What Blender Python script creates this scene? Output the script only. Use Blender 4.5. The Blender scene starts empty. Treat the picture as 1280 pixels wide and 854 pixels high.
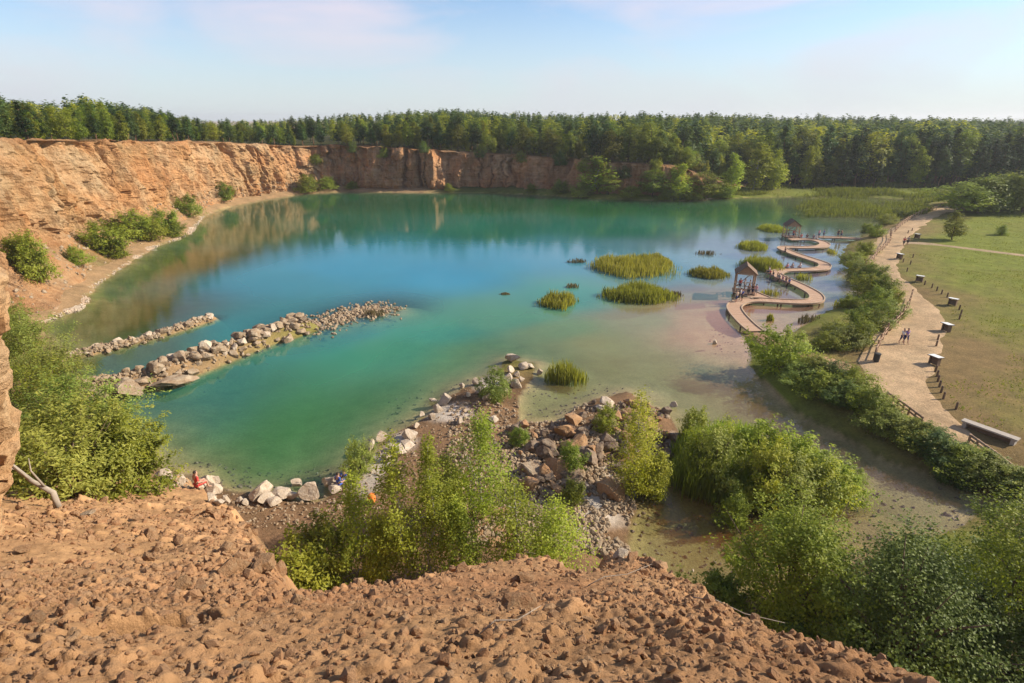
import bpy, bmesh, math, random
import numpy as np
from mathutils import Vector, Matrix
from mathutils.bvhtree import BVHTree

# ---------------------------------------------------------------- camera, sky, sun, exposure
SC = bpy.context.scene
COL = SC.collection
FPX, PITCH, CAMZ = 711.0, math.radians(21.3), 24.0
cam_d = bpy.data.cameras.new('camera')
cam_d.sensor_width = 36.0
cam_d.lens = FPX / 1280.0 * 36.0
cam_d.clip_start = 0.1
cam_d.clip_end = 9000.0
cam = bpy.data.objects.new('camera', cam_d)
COL.objects.link(cam)
cam.location = (0, 0, CAMZ)
cam.rotation_euler = (math.pi / 2 - PITCH, 0, 0)
SC.camera = cam

SUN_EL, SUN_AZ = math.radians(31), math.radians(82)      # azimuth clockwise from +Y (view direction)
world = bpy.data.worlds.new('World')
SC.world = world
world.use_nodes = True
wn, wl = world.node_tree.nodes, world.node_tree.links
bg = wn['Background']
sky = wn.new('ShaderNodeTexSky')
sky.sky_type = 'NISHITA'
sky.sun_disc = False
sky.sun_elevation = SUN_EL
sky.sun_rotation = SUN_AZ
sky.air_density = 0.85
sky.dust_density = 0.25
sky.ozone_density = 2.6
tc = wn.new('ShaderNodeTexCoord')
mp = wn.new('ShaderNodeMapping')
mp.inputs['Scale'].default_value = (1.0, 1.0, 3.6)
mp.inputs['Location'].default_value = (0.35, 0.2, 0.1)
nz = wn.new('ShaderNodeTexNoise')
nz.inputs['Scale'].default_value = 2.6
nz.inputs['Detail'].default_value = 6.0
nz.inputs['Roughness'].default_value = 0.52
nz.inputs['Distortion'].default_value = 0.4
rp = wn.new('ShaderNodeValToRGB')
rp.color_ramp.elements[0].position = 0.47
rp.color_ramp.elements[1].position = 0.72
rp.color_ramp.elements[0].color = (0, 0, 0, 1)
rp.color_ramp.elements[1].color = (0.8, 0.8, 0.8, 1)
mx = wn.new('ShaderNodeMix')
mx.data_type = 'RGBA'
mx.inputs[7].default_value = (5.4, 4.7, 5.2, 1)
wl.new(tc.outputs['Generated'], mp.inputs['Vector'])
wl.new(mp.outputs['Vector'], nz.inputs['Vector'])
wl.new(nz.outputs['Fac'], rp.inputs['Fac'])
wl.new(rp.outputs['Color'], mx.inputs[0])
wl.new(sky.outputs['Color'], mx.inputs[6])
sx = wn.new('ShaderNodeSeparateXYZ')
wl.new(tc.outputs['Generated'], sx.inputs[0])
hz = wn.new('ShaderNodeMapRange')
hz.interpolation_type = 'SMOOTHSTEP'
hz.inputs[1].default_value, hz.inputs[2].default_value = -0.02, 0.20
hz.inputs[3].default_value, hz.inputs[4].default_value = 0.86, 0.0
wl.new(sx.outputs[2], hz.inputs[0])
hm = wn.new('ShaderNodeMix')
hm.data_type = 'RGBA'
hm.inputs[7].default_value = (3.7, 4.15, 4.45, 1)
wl.new(hz.outputs[0], hm.inputs[0])
wl.new(mx.outputs[2], hm.inputs[6])
wl.new(hm.outputs[2], bg.inputs['Color'])
bg.inputs['Strength'].default_value = 0.105

sun_d = bpy.data.lights.new('sun', 'SUN')
sun_d.energy = 4.6
sun_d.angle = math.radians(0.55)
sun_d.color = (1.0, 0.90, 0.74)
sun = bpy.data.objects.new('sun', sun_d)
COL.objects.link(sun)
S_DIR = Vector((math.cos(SUN_EL) * math.sin(SUN_AZ), math.cos(SUN_EL) * math.cos(SUN_AZ), math.sin(SUN_EL)))
sun.rotation_euler = (-S_DIR).to_track_quat('-Z', 'Y').to_euler()
sun.location = (60, 20, 80)

vs = SC.view_settings
vs.view_transform = 'Standard'
vs.look = 'None'
vs.gamma = 1.0
vs.use_curve_mapping = False
vs.exposure = 0.72
cy = SC.cycles
cy.max_bounces = 8
cy.diffuse_bounces = 2
cy.glossy_bounces = 3
cy.transmission_bounces = 4
cy.transparent_max_bounces = 12
cy.caustics_reflective = False
cy.caustics_refractive = False
cy.use_denoising = True

# ---------------------------------------------------------------- numeric helpers
CP, SP = math.cos(PITCH), math.sin(PITCH)
rng = np.random.default_rng(7)
random.seed(7)


def ray(px, py):
    a, b = (px - 640.0) / FPX, -(py - 427.0) / FPX
    return Vector((a, CP + b * SP, -SP + b * CP))


def at(px, py, z=0.0):
    d = ray(px, py)
    t = (z - CAMZ) / d.z
    return Vector((d.x * t, d.y * t, z))


def _hash(ix, iy, iz, seed):
    h = (ix.astype(np.int64) * 374761393 + iy.astype(np.int64) * 668265263 + iz.astype(np.int64) * 2147483647 + seed * 974634777) & 0xFFFFFFFF
    h = ((h ^ (h >> 13)) * 1274126177) & 0xFFFFFFFF
    h = ((h ^ (h >> 16)) * 2246822519) & 0xFFFFFFFF
    return ((h ^ (h >> 15)) & 0xFFFFFF) / float(0xFFFFFF)


def vnoise(x, y, z, seed=0):
    x, y, z = np.broadcast_arrays(np.asarray(x, float), np.asarray(y, float), np.asarray(z, float))
    ix, iy, iz = np.floor(x), np.floor(y), np.floor(z)
    fx, fy, fz = x - ix, y - iy, z - iz
    fx, fy, fz = [f * f * f * (f * (f * 6 - 15) + 10) for f in (fx, fy, fz)]
    r = 0
    for dx in (0, 1):
        for dy in (0, 1):
            for dz in (0, 1):
                w = (fx if dx else 1 - fx) * (fy if dy else 1 - fy) * (fz if dz else 1 - fz)
                r = r + w * _hash(ix + dx, iy + dy, iz + dz, seed)
    return r


def fbm(x, y, z=0.0, seed=0, octv=4, rough=0.5):
    r, a, t, f = 0, 1.0, 0, 1.0
    for o in range(octv):
        r = r + a * (vnoise(np.asarray(x) * f + 17.3 * o, np.asarray(y) * f + 5.1 * o, np.asarray(z) * f + 9.7 * o, seed + o) - 0.5)
        t += a
        a *= rough
        f *= 2.03
    return r / t * 2.0            # about -1..1


def clods(x, y, cell, prob, seed):
    """rounded lumps, one per jittered cell with probability prob; height in units of the cell"""
    gx, gy = np.floor(x / cell), np.floor(y / cell)
    best = np.zeros_like(x)
    z0 = np.zeros_like(x)
    for dx in (-1, 0, 1):
        for dy in (-1, 0, 1):
            cx, cyy = gx + dx, gy + dy
            jx, jy = _hash(cx, cyy, z0, seed), _hash(cx, cyy, z0 + 1, seed)
            on = _hash(cx, cyy, z0 + 2, seed) < prob
            rad = 0.22 + 0.33 * _hash(cx, cyy, z0 + 3, seed)
            ang = _hash(cx, cyy, z0 + 4, seed) * 6.283
            el = 0.65 + 0.35 * _hash(cx, cyy, z0 + 5, seed)
            ux, uy = x / cell - (cx + jx), y / cell - (cyy + jy)
            c, s = np.cos(ang), np.sin(ang)
            a, b = (ux * c + uy * s), (-ux * s + uy * c) / el
            dd = np.maximum(np.abs(a) * 0.85 + np.abs(b) * 0.4, np.sqrt(a * a + b * b) * 0.95) / rad
            tilt = 1.0 + 0.35 * a / rad
            h = np.where(on, np.clip(1 - dd ** 2.6, 0, 1) ** 0.55 * rad * tilt, 0)
            best = np.maximum(best, h)
    return best


def cellrand(x, y, cw, ch, seed):
    """random level of the nearest jittered cell: angular blocks with sharp steps between them"""
    u, v = x / cw, y / ch
    gu, gv = np.floor(u), np.floor(v)
    best, val = np.full(np.shape(x), 9.0), np.zeros(np.shape(x))
    z0 = np.zeros(np.shape(x))
    for dx in (-1, 0, 1):
        for dy in (-1, 0, 1):
            cu, cv_ = gu + dx, gv + dy
            ju, jv = _hash(cu, cv_, z0, seed), _hash(cu, cv_, z0 + 1, seed)
            d = np.maximum(np.abs(u - cu - ju), np.abs(v - cv_ - jv) * 0.9)
            m = d < best
            best = np.where(m, d, best)
            val = np.where(m, _hash(cu, cv_, z0 + 2, seed), val)
    return val - 0.5


def sdist(x, y, poly):
    """signed distance to closed polygon, positive outside"""
    x, y = np.asarray(x, float), np.asarray(y, float)
    d2 = np.full(x.shape, 1e18)
    inside = np.zeros(x.shape, bool)
    n = len(poly)
    for i in range(n):
        ax, ay = poly[i]
        bx, by = poly[(i + 1) % n]
        ex, ey = bx - ax, by - ay
        t = np.clip(((x - ax) * ex + (y - ay) * ey) / (ex * ex + ey * ey + 1e-12), 0, 1)
        d2 = np.minimum(d2, (x - ax - t * ex) ** 2 + (y - ay - t * ey) ** 2)
        if ay != by:
            c = ((ay > y) != (by > y)) & (x < ex * (y - ay) / (by - ay) + ax)
            inside ^= c
    d = np.sqrt(d2)
    return np.where(inside, -d, d)


def pdist(x, y, line):
    x, y = np.asarray(x, float), np.asarray(y, float)
    d2 = np.full(x.shape, 1e18)
    tt = np.zeros(x.shape)
    n = len(line) - 1
    for i in range(n):
        ax, ay = line[i][:2]
        bx, by = line[i + 1][:2]
        ex, ey = bx - ax, by - ay
        t = np.clip(((x - ax) * ex + (y - ay) * ey) / (ex * ex + ey * ey + 1e-12), 0, 1)
        q = (x - ax - t * ex) ** 2 + (y - ay - t * ey) ** 2
        m = q < d2
        d2 = np.where(m, q, d2)
        tt = np.where(m, (i + t) / n, tt)
    return np.sqrt(d2), tt


def idw(x, y, pts, p=3.0):
    num, den = 0, 0
    for (ax, ay, v) in pts:
        w = 1.0 / (((x - ax) ** 2 + (y - ay) ** 2) + 4.0) ** (p / 2)
        num, den = num + w * v, den + w
    return num / den


def sstep(a, b, v):
    t = np.clip((v - a) / (b - a), 0, 1)
    return t * t * (3 - 2 * t)


def catmull(pts, step):
    P = [np.array(p, float) for p in pts]
    P = [2 * P[0] - P[1]] + P + [2 * P[-1] - P[-2]]
    out = []
    for i in range(1, len(P) - 2):
        n = max(2, int(np.linalg.norm(P[i + 1][:2] - P[i][:2]) / step))
        for k in range(n):
            t = k / n
            out.append(0.5 * (2 * P[i] + (P[i + 1] - P[i - 1]) * t + (2 * P[i - 1] - 5 * P[i] + 4 * P[i + 1] - P[i + 2]) * t * t
                              + (3 * P[i] - P[i - 1] - 3 * P[i + 1] + P[i + 2]) * t ** 3))
    out.append(P[-2])
    return np.array(out)


# ---------------------------------------------------------------- mesh and object helpers
def mesh_np(name, v, f, mat=None, smooth=True, attrs=None, uv=None):
    v, f = np.asarray(v, np.float32), np.asarray(f, np.int32)
    me = bpy.data.meshes.new(name)
    k = f.shape[1]
    me.vertices.add(len(v))
    me.vertices.foreach_set('co', v.ravel())
    me.loops.add(f.size)
    me.loops.foreach_set('vertex_index', f.ravel())
    me.polygons.add(len(f))
    me.polygons.foreach_set('loop_start', np.arange(0, f.size, k, dtype=np.int32))
    me.polygons.foreach_set('use_smooth', np.full(len(f), smooth, bool))
    me.update(calc_edges=True)
    for an, arr in (attrs or {}).items():
        arr = np.asarray(arr, np.float32)
        if arr.ndim == 1:
            a = me.attributes.new(an, 'FLOAT', 'POINT')
            a.data.foreach_set('value', arr)
        else:
            if arr.shape[1] == 3:
                arr = np.concatenate([arr, np.ones((len(arr), 1), np.float32)], 1)
            a = me.attributes.new(an, 'FLOAT_COLOR', 'POINT')
            a.data.foreach_set('color', arr.ravel())
    if mat:
        me.materials.append(mat)
    return me


def grid_faces(nr, nc):
    i = np.arange((nr - 1) * (nc - 1))
    r, c = i // (nc - 1), i % (nc - 1)
    a = r * nc + c
    return np.stack([a, a + 1, a + nc + 1, a + nc], 1)


def obj(name, me, parent=None, loc=None, rot=None, scale=None):
    o = bpy.data.objects.new(name, me)
    COL.objects.link(o)
    if parent:
        o.parent = parent
    if loc is not None:
        o.location = loc
    if rot is not None:
        o.rotation_euler = rot
    if scale is not None:
        o.scale = scale
    return o


def tag(o, label, cat, group=None, kind=None):
    o['label'] = label
    o['category'] = cat
    if group:
        o['group'] = group
    if kind:
        o['kind'] = kind
    return o


def struct(o, kind='structure'):
    o['kind'] = kind
    return o


def thing(name, label, cat, loc=(0, 0, 0), rz=0.0, group=None):
    return tag(obj(name, None, None, loc, (0, 0, rz)), label, cat, group)


class MB:
    """collects boxes, tubes and quads into one mesh"""

    def __init__(s):
        s.v, s.f, s.n = [], [], 0

    def add(s, v, f):
        s.v += [tuple(p) for p in v]
        s.f += [tuple(i + s.n for i in q) for q in f]
        s.n += len(v)

    def box(s, c, size, rz=0.0, rx=0.0, ry=0.0):
        hx, hy, hz = size[0] / 2, size[1] / 2, size[2] / 2
        M = Matrix.Translation(Vector(c)) @ Matrix.Rotation(rz, 4, 'Z') @ Matrix.Rotation(ry, 4, 'Y') @ Matrix.Rotation(rx, 4, 'X')
        p = [M @ Vector((x * hx, y * hy, z * hz)) for x in (-1, 1) for y in (-1, 1) for z in (-1, 1)]
        s.add(p, [(0, 1, 3, 2), (4, 6, 7, 5), (0, 4, 5, 1), (2, 3, 7, 6), (0, 2, 6, 4), (1, 5, 7, 3)])

    def bar(s, a, b, w, h):
        a, b = Vector(a), Vector(b)
        d = (b - a).normalized()
        up = Vector((0, 0, 1)) if abs(d.z) < 0.95 else Vector((1, 0, 0))
        sd = d.cross(up).normalized()
        up = sd.cross(d)
        p = []
        for q in (a, b):
            for (i, j) in ((-1, -1), (1, -1), (1, 1), (-1, 1)):
                p.append(q + sd * (i * w / 2) + up * (j * h / 2))
        s.add(p, [(3, 2, 1, 0), (4, 5, 6, 7), (0, 1, 5, 4), (1, 2, 6, 5), (2, 3, 7, 6), (3, 0, 4, 7)])

    def tube(s, pts, rad, n=7, jit=0.0):
        pts = [Vector(p) for p in pts]
        rings = []
        for i, p in enumerate(pts):
            d = (pts[min(i + 1, len(pts) - 1)] - pts[max(i - 1, 0)])
            d = d.normalized() if d.length > 1e-9 else Vector((0, 0, 1))
            u = d.cross(Vector((0.31, 0.9, 0.2))).normalized()
            w = d.cross(u)
            r = rad[i] if hasattr(rad, '__len__') else rad
            rings.append([p + (u * math.cos(6.2832 * k / n) + w * math.sin(6.2832 * k / n)) * r * (1 + jit * random.uniform(-1, 1)) for k in range(n)])
        v = [q for rg in rings for q in rg]
        f = []
        for i in range(len(pts) - 1):
            for k in range(n):
                a, b = i * n + k, i * n + (k + 1) % n
                f.append((a, b, b + n, a + n))
        f.append(tuple(reversed(range(n))))
        f.append(tuple(range((len(pts) - 1) * n, len(pts) * n)))
        s.add(v, f)

    def mesh(s, name, mat, smooth=False):
        me = bpy.data.meshes.new(name)
        me.from_pydata(s.v, [], s.f)
        me.update()
        if smooth:
            me.polygons.foreach_set('use_smooth', np.full(len(me.polygons), True))
        if mat:
            me.materials.append(mat)
        return me

    def build(s, name, mat, parent=None, smooth=False, **k):
        return obj(name, s.mesh(name, mat, smooth), parent, **k)


# ---------------------------------------------------------------- materials
def new_mat(name):
    m = bpy.data.materials.new(name)
    m.use_nodes = True
    return m, m.node_tree.nodes, m.node_tree.links, m.node_tree.nodes['Principled BSDF']


def N(nodes, t, **k):
    n = nodes.new('ShaderNode' + t)
    for a, b in k.items():
        setattr(n, a, b)
    return n


def mixc(nodes, links, fac, a, b, mode='MIX'):
    m = N(nodes, 'Mix', data_type='RGBA', blend_type=mode)
    for i, s in ((0, fac), (6, a), (7, b)):
        if hasattr(s, 'links'):
            links.new(s, m.inputs[i])
        elif i == 0:
            m.inputs[0].default_value = s
        else:
            m.inputs[i].default_value = (*s, 1) if len(s) == 3 else s
    return m.outputs[2]


def noise_fac(nodes, links, scale, detail=5, rough=0.55, lo=0.35, hi=0.65, coord='Object', vscale=None, dist=0.0):
    t = N(nodes, 'TexCoord')
    src = t.outputs[coord]
    if vscale:
        mpn = N(nodes, 'Mapping')
        mpn.inputs['Scale'].default_value = vscale
        links.new(src, mpn.inputs['Vector'])
        src = mpn.outputs['Vector']
    n = N(nodes, 'TexNoise')
    n.inputs['Scale'].default_value = scale
    n.inputs['Detail'].default_value = detail
    n.inputs['Roughness'].default_value = rough
    n.inputs['Distortion'].default_value = dist
    links.new(src, n.inputs['Vector'])
    r = N(nodes, 'MapRange')
    r.inputs[1].default_value = lo
    r.inputs[2].default_value = hi
    links.new(n.outputs['Fac'], r.inputs[0])
    return r.outputs[0]


def bump(nodes, links, b, h, strength, dist):
    bn = N(nodes, 'Bump')
    bn.inputs['Strength'].default_value = strength
    bn.inputs['Distance'].default_value = dist
    links.new(h, bn.inputs['Height'])
    links.new(bn.outputs['Normal'], b.inputs['Normal'])
    return bn


def simple_mat(name, c1, c2, scale=3.0, rough=0.85, bstr=0.3, bdist=0.02, vscale=None, obj_rand=0.0):
    m, n, l, b = new_mat(name)
    f = noise_fac(n, l, scale, 6, 0.6, 0.3, 0.7, vscale=vscale)
    c = mixc(n, l, f, c1, c2)
    if obj_rand:
        oi = N(n, 'ObjectInfo')
        r = N(n, 'MapRange')
        r.inputs[3].default_value = 1 - obj_rand
        r.inputs[4].default_value = 1 + obj_rand
        l.new(oi.outputs['Random'], r.inputs[0])
        mm = N(n, 'Vector' + 'Math', operation='SCALE')
        l.new(c, mm.inputs[0])
        l.new(r.outputs[0], mm.inputs['Scale'])
        c = mm.outputs[0]
    l.new(c, b.inputs['Base Color'])
    b.inputs['Roughness'].default_value = rough
    b.inputs['Specular IOR Level'].default_value = 0.25
    f2 = noise_fac(n, l, scale * 5, 6, 0.65, 0.2, 0.8, vscale=vscale)
    bump(n, l, b, f2, bstr, bdist)
    return m


def foliage_mat(name, c_dark, c_light, trans=0.32, rand=0.22, hue=0.02):
    """leaf colour varies leaf by leaf (tint attribute) and tree by tree (object random)"""
    m, n, l, b = new_mat(name)
    a = N(n, 'Attribute', attribute_name='tint')
    c = mixc(n, l, a.outputs['Fac'], c_dark, c_light)
    oi = N(n, 'ObjectInfo')
    hs = N(n, 'HueSaturation')
    r1 = N(n, 'MapRange')
    r1.inputs[3].default_value, r1.inputs[4].default_value = 0.5 - hue, 0.5 + hue
    r2 = N(n, 'MapRange')
    r2.inputs[3].default_value, r2.inputs[4].default_value = 1 - rand, 1 + rand
    mu = N(n, 'Math', operation='MULTIPLY')
    mu.inputs[1].default_value = 7.31
    fr = N(n, 'Math', operation='FRACT')
    l.new(oi.outputs['Random'], mu.inputs[0])
    l.new(mu.outputs[0], fr.inputs[0])
    l.new(fr.outputs[0], r1.inputs[0])
    l.new(oi.outputs['Random'], r2.inputs[0])
    l.new(r1.outputs[0], hs.inputs['Hue'])
    l.new(r2.outputs[0], hs.inputs['Value'])
    l.new(c, hs.inputs['Color'])
    b.inputs['Roughness'].default_value = 0.55
    b.inputs['Specular IOR Level'].default_value = 0.22
    l.new(hs.outputs['Color'], b.inputs['Base Color'])
    tr = N(n, 'BsdfTranslucent')
    sc = mixc(n, l, 1.0, hs.outputs['Color'], (1.25, 1.3, 0.7), 'MULTIPLY')
    l.new(sc, tr.inputs['Color'])
    ms = N(n, 'MixShader')
    ms.inputs[0].default_value = trans
    l.new(b.outputs[0], ms.inputs[1])
    l.new(tr.outputs[0], ms.inputs[2])
    l.new(ms.outputs[0], n['Material Output'].inputs['Surface'])
    return m


def rock_mat(name, c1, c2, c3):
    m, n, l, b = new_mat(name)
    oi = N(n, 'ObjectInfo')
    base = mixc(n, l, oi.outputs['Random'], c1, c2)
    f = noise_fac(n, l, 2.2, 7, 0.65, 0.40, 0.66)
    c = mixc(n, l, f, base, c3)
    g = noise_fac(n, l, 9.0, 6, 0.7, 0.25, 0.75)
    c = mixc(n, l, 0.55, c, mixc(n, l, g, (0.45, 0.42, 0.40), (1.0, 1.0, 1.0)), 'MULTIPLY')
    l.new(c, b.inputs['Base Color'])
    b.inputs['Roughness'].default_value = 0.93
    b.inputs['Specular IOR Level'].default_value = 0.2
    h = noise_fac(n, l, 5.0, 9, 0.7, 0.1, 0.9)
    bump(n, l, b, h, 0.8, 0.12)
    return m


M = {}
M['rock_tan'] = rock_mat('tan_rock', (0.40, 0.28, 0.17), (0.30, 0.20, 0.125), (0.46, 0.37, 0.26))
M['rock_dark'] = rock_mat('brown_rock', (0.17, 0.11, 0.07), (0.26, 0.18, 0.125), (0.33, 0.26, 0.19))
M['rock_pale'] = rock_mat('pale_limestone', (0.60, 0.48, 0.35), (0.52, 0.39, 0.27), (0.68, 0.58, 0.46))
M['rock_red'] = rock_mat('reddish_stone', (0.39, 0.205, 0.102), (0.43, 0.245, 0.122), (0.44, 0.28, 0.155))
M['wood'] = simple_mat('weathered_wood', (0.30, 0.18, 0.105), (0.42, 0.28, 0.18), 4.0, 0.8, 0.3, 0.01, obj_rand=0.15)
M['wood_dark'] = simple_mat('dark_wood', (0.12, 0.075, 0.045), (0.20, 0.13, 0.085), 5.0, 0.8, 0.3, 0.01, obj_rand=0.15)
M['wood_pale'] = simple_mat('pale_wood', (0.48, 0.36, 0.25), (0.38, 0.27, 0.18), 5.0, 0.8, 0.3, 0.01)
M['concrete'] = simple_mat('weathered_concrete', (0.34, 0.29, 0.24), (0.44, 0.39, 0.33), 4.0, 0.9, 0.3, 0.01)
M['bark'] = simple_mat('brown_bark', (0.10, 0.07, 0.045), (0.20, 0.14, 0.10), 6.0, 0.95, 0.6, 0.03, vscale=(1, 1, 0.3))
M['pine_bark'] = simple_mat('pine_bark', (0.16, 0.08, 0.045), (0.26, 0.15, 0.09), 6.0, 0.95, 0.6, 0.03, vscale=(1, 1, 0.3))
M['birch_bark'] = simple_mat('birch_bark', (0.60, 0.57, 0.52), (0.16, 0.14, 0.12), 3.0, 0.8, 0.3, 0.02, vscale=(1, 1, 3))
M['dead_wood'] = simple_mat('bleached_dead_wood', (0.40, 0.33, 0.26), (0.26, 0.21, 0.165), 6.0, 0.9, 0.4, 0.02, vscale=(1, 1, 0.4))
M['panel'] = simple_mat('printed_panel', (0.74, 0.72, 0.68), (0.62, 0.62, 0.60), 9.0, 0.5, 0.05, 0.002)
M['bin'] = simple_mat('dark_bin', (0.035, 0.035, 0.03), (0.06, 0.055, 0.05), 6.0, 0.6, 0.1, 0.005)
M['fol_birch'] = foliage_mat('birch_leaves', (0.187, 0.236, 0.021), (0.455, 0.470, 0.055), 0.42)
M['fol_bush'] = foliage_mat('bush_leaves', (0.123, 0.168, 0.018), (0.350, 0.373, 0.046), 0.42)
M['fol_willow'] = foliage_mat('willow_leaves', (0.139, 0.175, 0.029), (0.370, 0.393, 0.083), 0.40)
M['fol_dark'] = foliage_mat('dark_leaves', (0.052, 0.092, 0.015), (0.156, 0.208, 0.040), 0.34)
M['fol_pine'] = foliage_mat('pine_needles', (0.034, 0.071, 0.017), (0.109, 0.150, 0.033), 0.26, rand=0.42)
M['fol_forest'] = foliage_mat('forest_leaves', (0.122, 0.164, 0.018), (0.330, 0.340, 0.042), 0.40, rand=0.42, hue=0.03)
M['reed'] = foliage_mat('reed_blades', (0.170, 0.179, 0.029), (0.369, 0.344, 0.061), 0.40, rand=0.18)
M['reed_dry'] = foliage_mat('dry_reed_blades', (0.11, 0.085, 0.04), (0.22, 0.17, 0.085), 0.2, rand=0.2)
M['reed_far'] = foliage_mat('marsh_reeds', (0.095, 0.110, 0.024), (0.224, 0.225, 0.045), 0.35, rand=0.1)
M['reed_green'] = foliage_mat('green_reed_blades', (0.160, 0.200, 0.028), (0.34, 0.39, 0.055), 0.45, rand=0.12)
M['grass'] = foliage_mat('grass_blades', (0.13, 0.145, 0.024), (0.24, 0.22, 0.055), 0.45, rand=0.1)


def ground_mat():
    m, n, l, b = new_mat('ground')
    a = N(n, 'Attribute', attribute_name='gcol')
    f1 = noise_fac(n, l, 0.55, 8, 0.62, 0.30, 0.70)
    f2 = noise_fac(n, l, 4.5, 8, 0.7, 0.25, 0.75)
    c = mixc(n, l, 1.0, a.outputs['Color'], mixc(n, l, f1, (0.72, 0.74, 0.70), (1.22, 1.18, 1.12)), 'MULTIPLY')
    c = mixc(n, l, 1.0, c, mixc(n, l, f2, (0.62, 0.62, 0.60), (1.30, 1.30, 1.30)), 'MULTIPLY')
    l.new(c, b.inputs['Base Color'])
    b.inputs['Roughness'].default_value = 0.97
    b.inputs['Specular IOR Level'].default_value = 0.12
    h = noise_fac(n, l, 7.0, 9, 0.72, 0.1, 0.9)
    bump(n, l, b, h, 0.75, 0.14)
    return m


def dirt_mat():
    m, n, l, b = new_mat('dirt')
    a = N(n, 'Attribute', attribute_name='gcol')
    f1 = noise_fac(n, l, 0.8, 7, 0.62, 0.32, 0.68)
    f2 = noise_fac(n, l, 9.0, 8, 0.7, 0.25, 0.75)
    c = mixc(n, l, 1.0, a.outputs['Color'], mixc(n, l, f1, (0.80, 0.78, 0.74), (1.16, 1.14, 1.12)), 'MULTIPLY')
    c = mixc(n, l, 1.0, c, mixc(n, l, f2, (0.72, 0.70, 0.68), (1.22, 1.22, 1.22)), 'MULTIPLY')
    l.new(c, b.inputs['Base Color'])
    b.inputs['Roughness'].default_value = 0.97
    b.inputs['Specular IOR Level'].default_value = 0.12
    h = noise_fac(n, l, 26.0, 9, 0.72, 0.1, 0.9)
    bump(n, l, b, h, 0.9, 0.035)
    return m


def cliff_mat():
    m, n, l, b = new_mat('cliff_rock')
    a = N(n, 'Attribute', attribute_name='gcol')
    strata = noise_fac(n, l, 0.9, 6, 0.6, 0.34, 0.66, vscale=(0.10, 0.10, 2.2))
    streak = noise_fac(n, l, 0.7, 6, 0.6, 0.32, 0.70, vscale=(1.2, 1.2, 0.12), dist=0.3)
    patch = noise_fac(n, l, 0.16, 6, 0.6, 0.36, 0.64)
    c = mixc(n, l, 1.0, a.outputs['Color'], mixc(n, l, strata, (0.86, 0.82, 0.78), (1.10, 1.09, 1.07)), 'MULTIPLY')
    c = mixc(n, l, 1.0, c, mixc(n, l, streak, (1.12, 1.1, 1.08), (0.74, 0.66, 0.60)), 'MULTIPLY')
    c = mixc(n, l, 1.0, c, mixc(n, l, patch, (1.08, 0.92, 0.78), (0.96, 1.04, 1.10)), 'MULTIPLY')
    l.new(c, b.inputs['Base Color'])
    b.inputs['Roughness'].default_value = 0.95
    b.inputs['Specular IOR Level'].default_value = 0.15
    h1 = noise_fac(n, l, 1.3, 9, 0.70, 0.15, 0.85, vscale=(1, 1, 1.15))
    bump(n, l, b, h1, 0.9, 0.7)
    return m


def water_mat():
    """turbid lake water: what the bed sends up is absorbed with depth, the suspended lime scatters blue-green back; its tint also holds painted reflections"""
    m, n, l, b = new_mat('lake_water')
    n.remove(b)
    d = N(n, 'Attribute', attribute_name='depth')
    t = N(n, 'Attribute', attribute_name='wtint')
    k = N(n, 'VectorMath', operation='SCALE')
    k.inputs[0].default_value = (-0.85, -0.52, -0.58)
    l.new(d.outputs['Fac'], k.inputs['Scale'])
    sep = N(n, 'SeparateXYZ')
    l.new(k.outputs[0], sep.inputs[0])
    comb = N(n, 'CombineXYZ')
    for i in range(3):
        e = N(n, 'Math', operation='EXPONENT')
        l.new(sep.outputs[i], e.inputs[0])
        l.new(e.outputs[0], comb.inputs[i])
    inv = N(n, 'VectorMath', operation='SUBTRACT')
    inv.inputs[0].default_value = (1, 1, 1)
    l.new(comb.outputs[0], inv.inputs[1])
    sc = N(n, 'VectorMath', operation='MULTIPLY')
    l.new(inv.outputs[0], sc.inputs[0])
    l.new(t.outputs['Color'], sc.inputs[1])
    tr = N(n, 'BsdfTransparent')
    l.new(comb.outputs[0], tr.inputs['Color'])
    df = N(n, 'BsdfDiffuse')
    l.new(sc.outputs[0], df.inputs['Color'])
    ad = N(n, 'AddShader')
    l.new(tr.outputs[0], ad.inputs[0])
    l.new(df.outputs[0], ad.inputs[1])
    gl = N(n, 'BsdfGlossy')
    gl.inputs['Roughness'].default_value = 0.03
    lw = N(n, 'LayerWeight')                     # Schlick: the same from above and, for the sun reaching the bed, from below
    lw.inputs['Blend'].default_value = 0.5
    p5 = N(n, 'Math', operation='POWER')
    p5.inputs[1].default_value = 5.0
    l.new(lw.outputs['Facing'], p5.inputs[0])
    fr = N(n, 'Math', operation='MULTIPLY_ADD')
    fr.inputs[1].default_value, fr.inputs[2].default_value = 0.98, 0.02
    l.new(p5.outputs[0], fr.inputs[0])
    w = noise_fac(n, l, 1.1, 4, 0.6, 0.0, 1.0, vscale=(1.0, 1.6, 1.0))
    patch = noise_fac(n, l, 0.035, 3, 0.5, 0.35, 0.7)
    st = N(n, 'MapRange')
    st.inputs[3].default_value, st.inputs[4].default_value = 0.012, 0.085
    l.new(patch, st.inputs[0])
    bn = N(n, 'Bump')
    bn.inputs['Distance'].default_value = 0.22
    l.new(st.outputs[0], bn.inputs['Strength'])
    l.new(w, bn.inputs['Height'])
    l.new(bn.outputs['Normal'], gl.inputs['Normal'])
    ms = N(n, 'MixShader')
    l.new(fr.outputs[0], ms.inputs[0])
    l.new(ad.outputs[0], ms.inputs[1])
    l.new(gl.outputs[0], ms.inputs[2])
    l.new(ms.outputs[0], n['Material Output'].inputs['Surface'])
    return m


M['ground'], M['dirt'], M['cliff'], M['water'] = ground_mat(), dirt_mat(), cliff_mat(), water_mat()

HAZE_D = 0.00018
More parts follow.
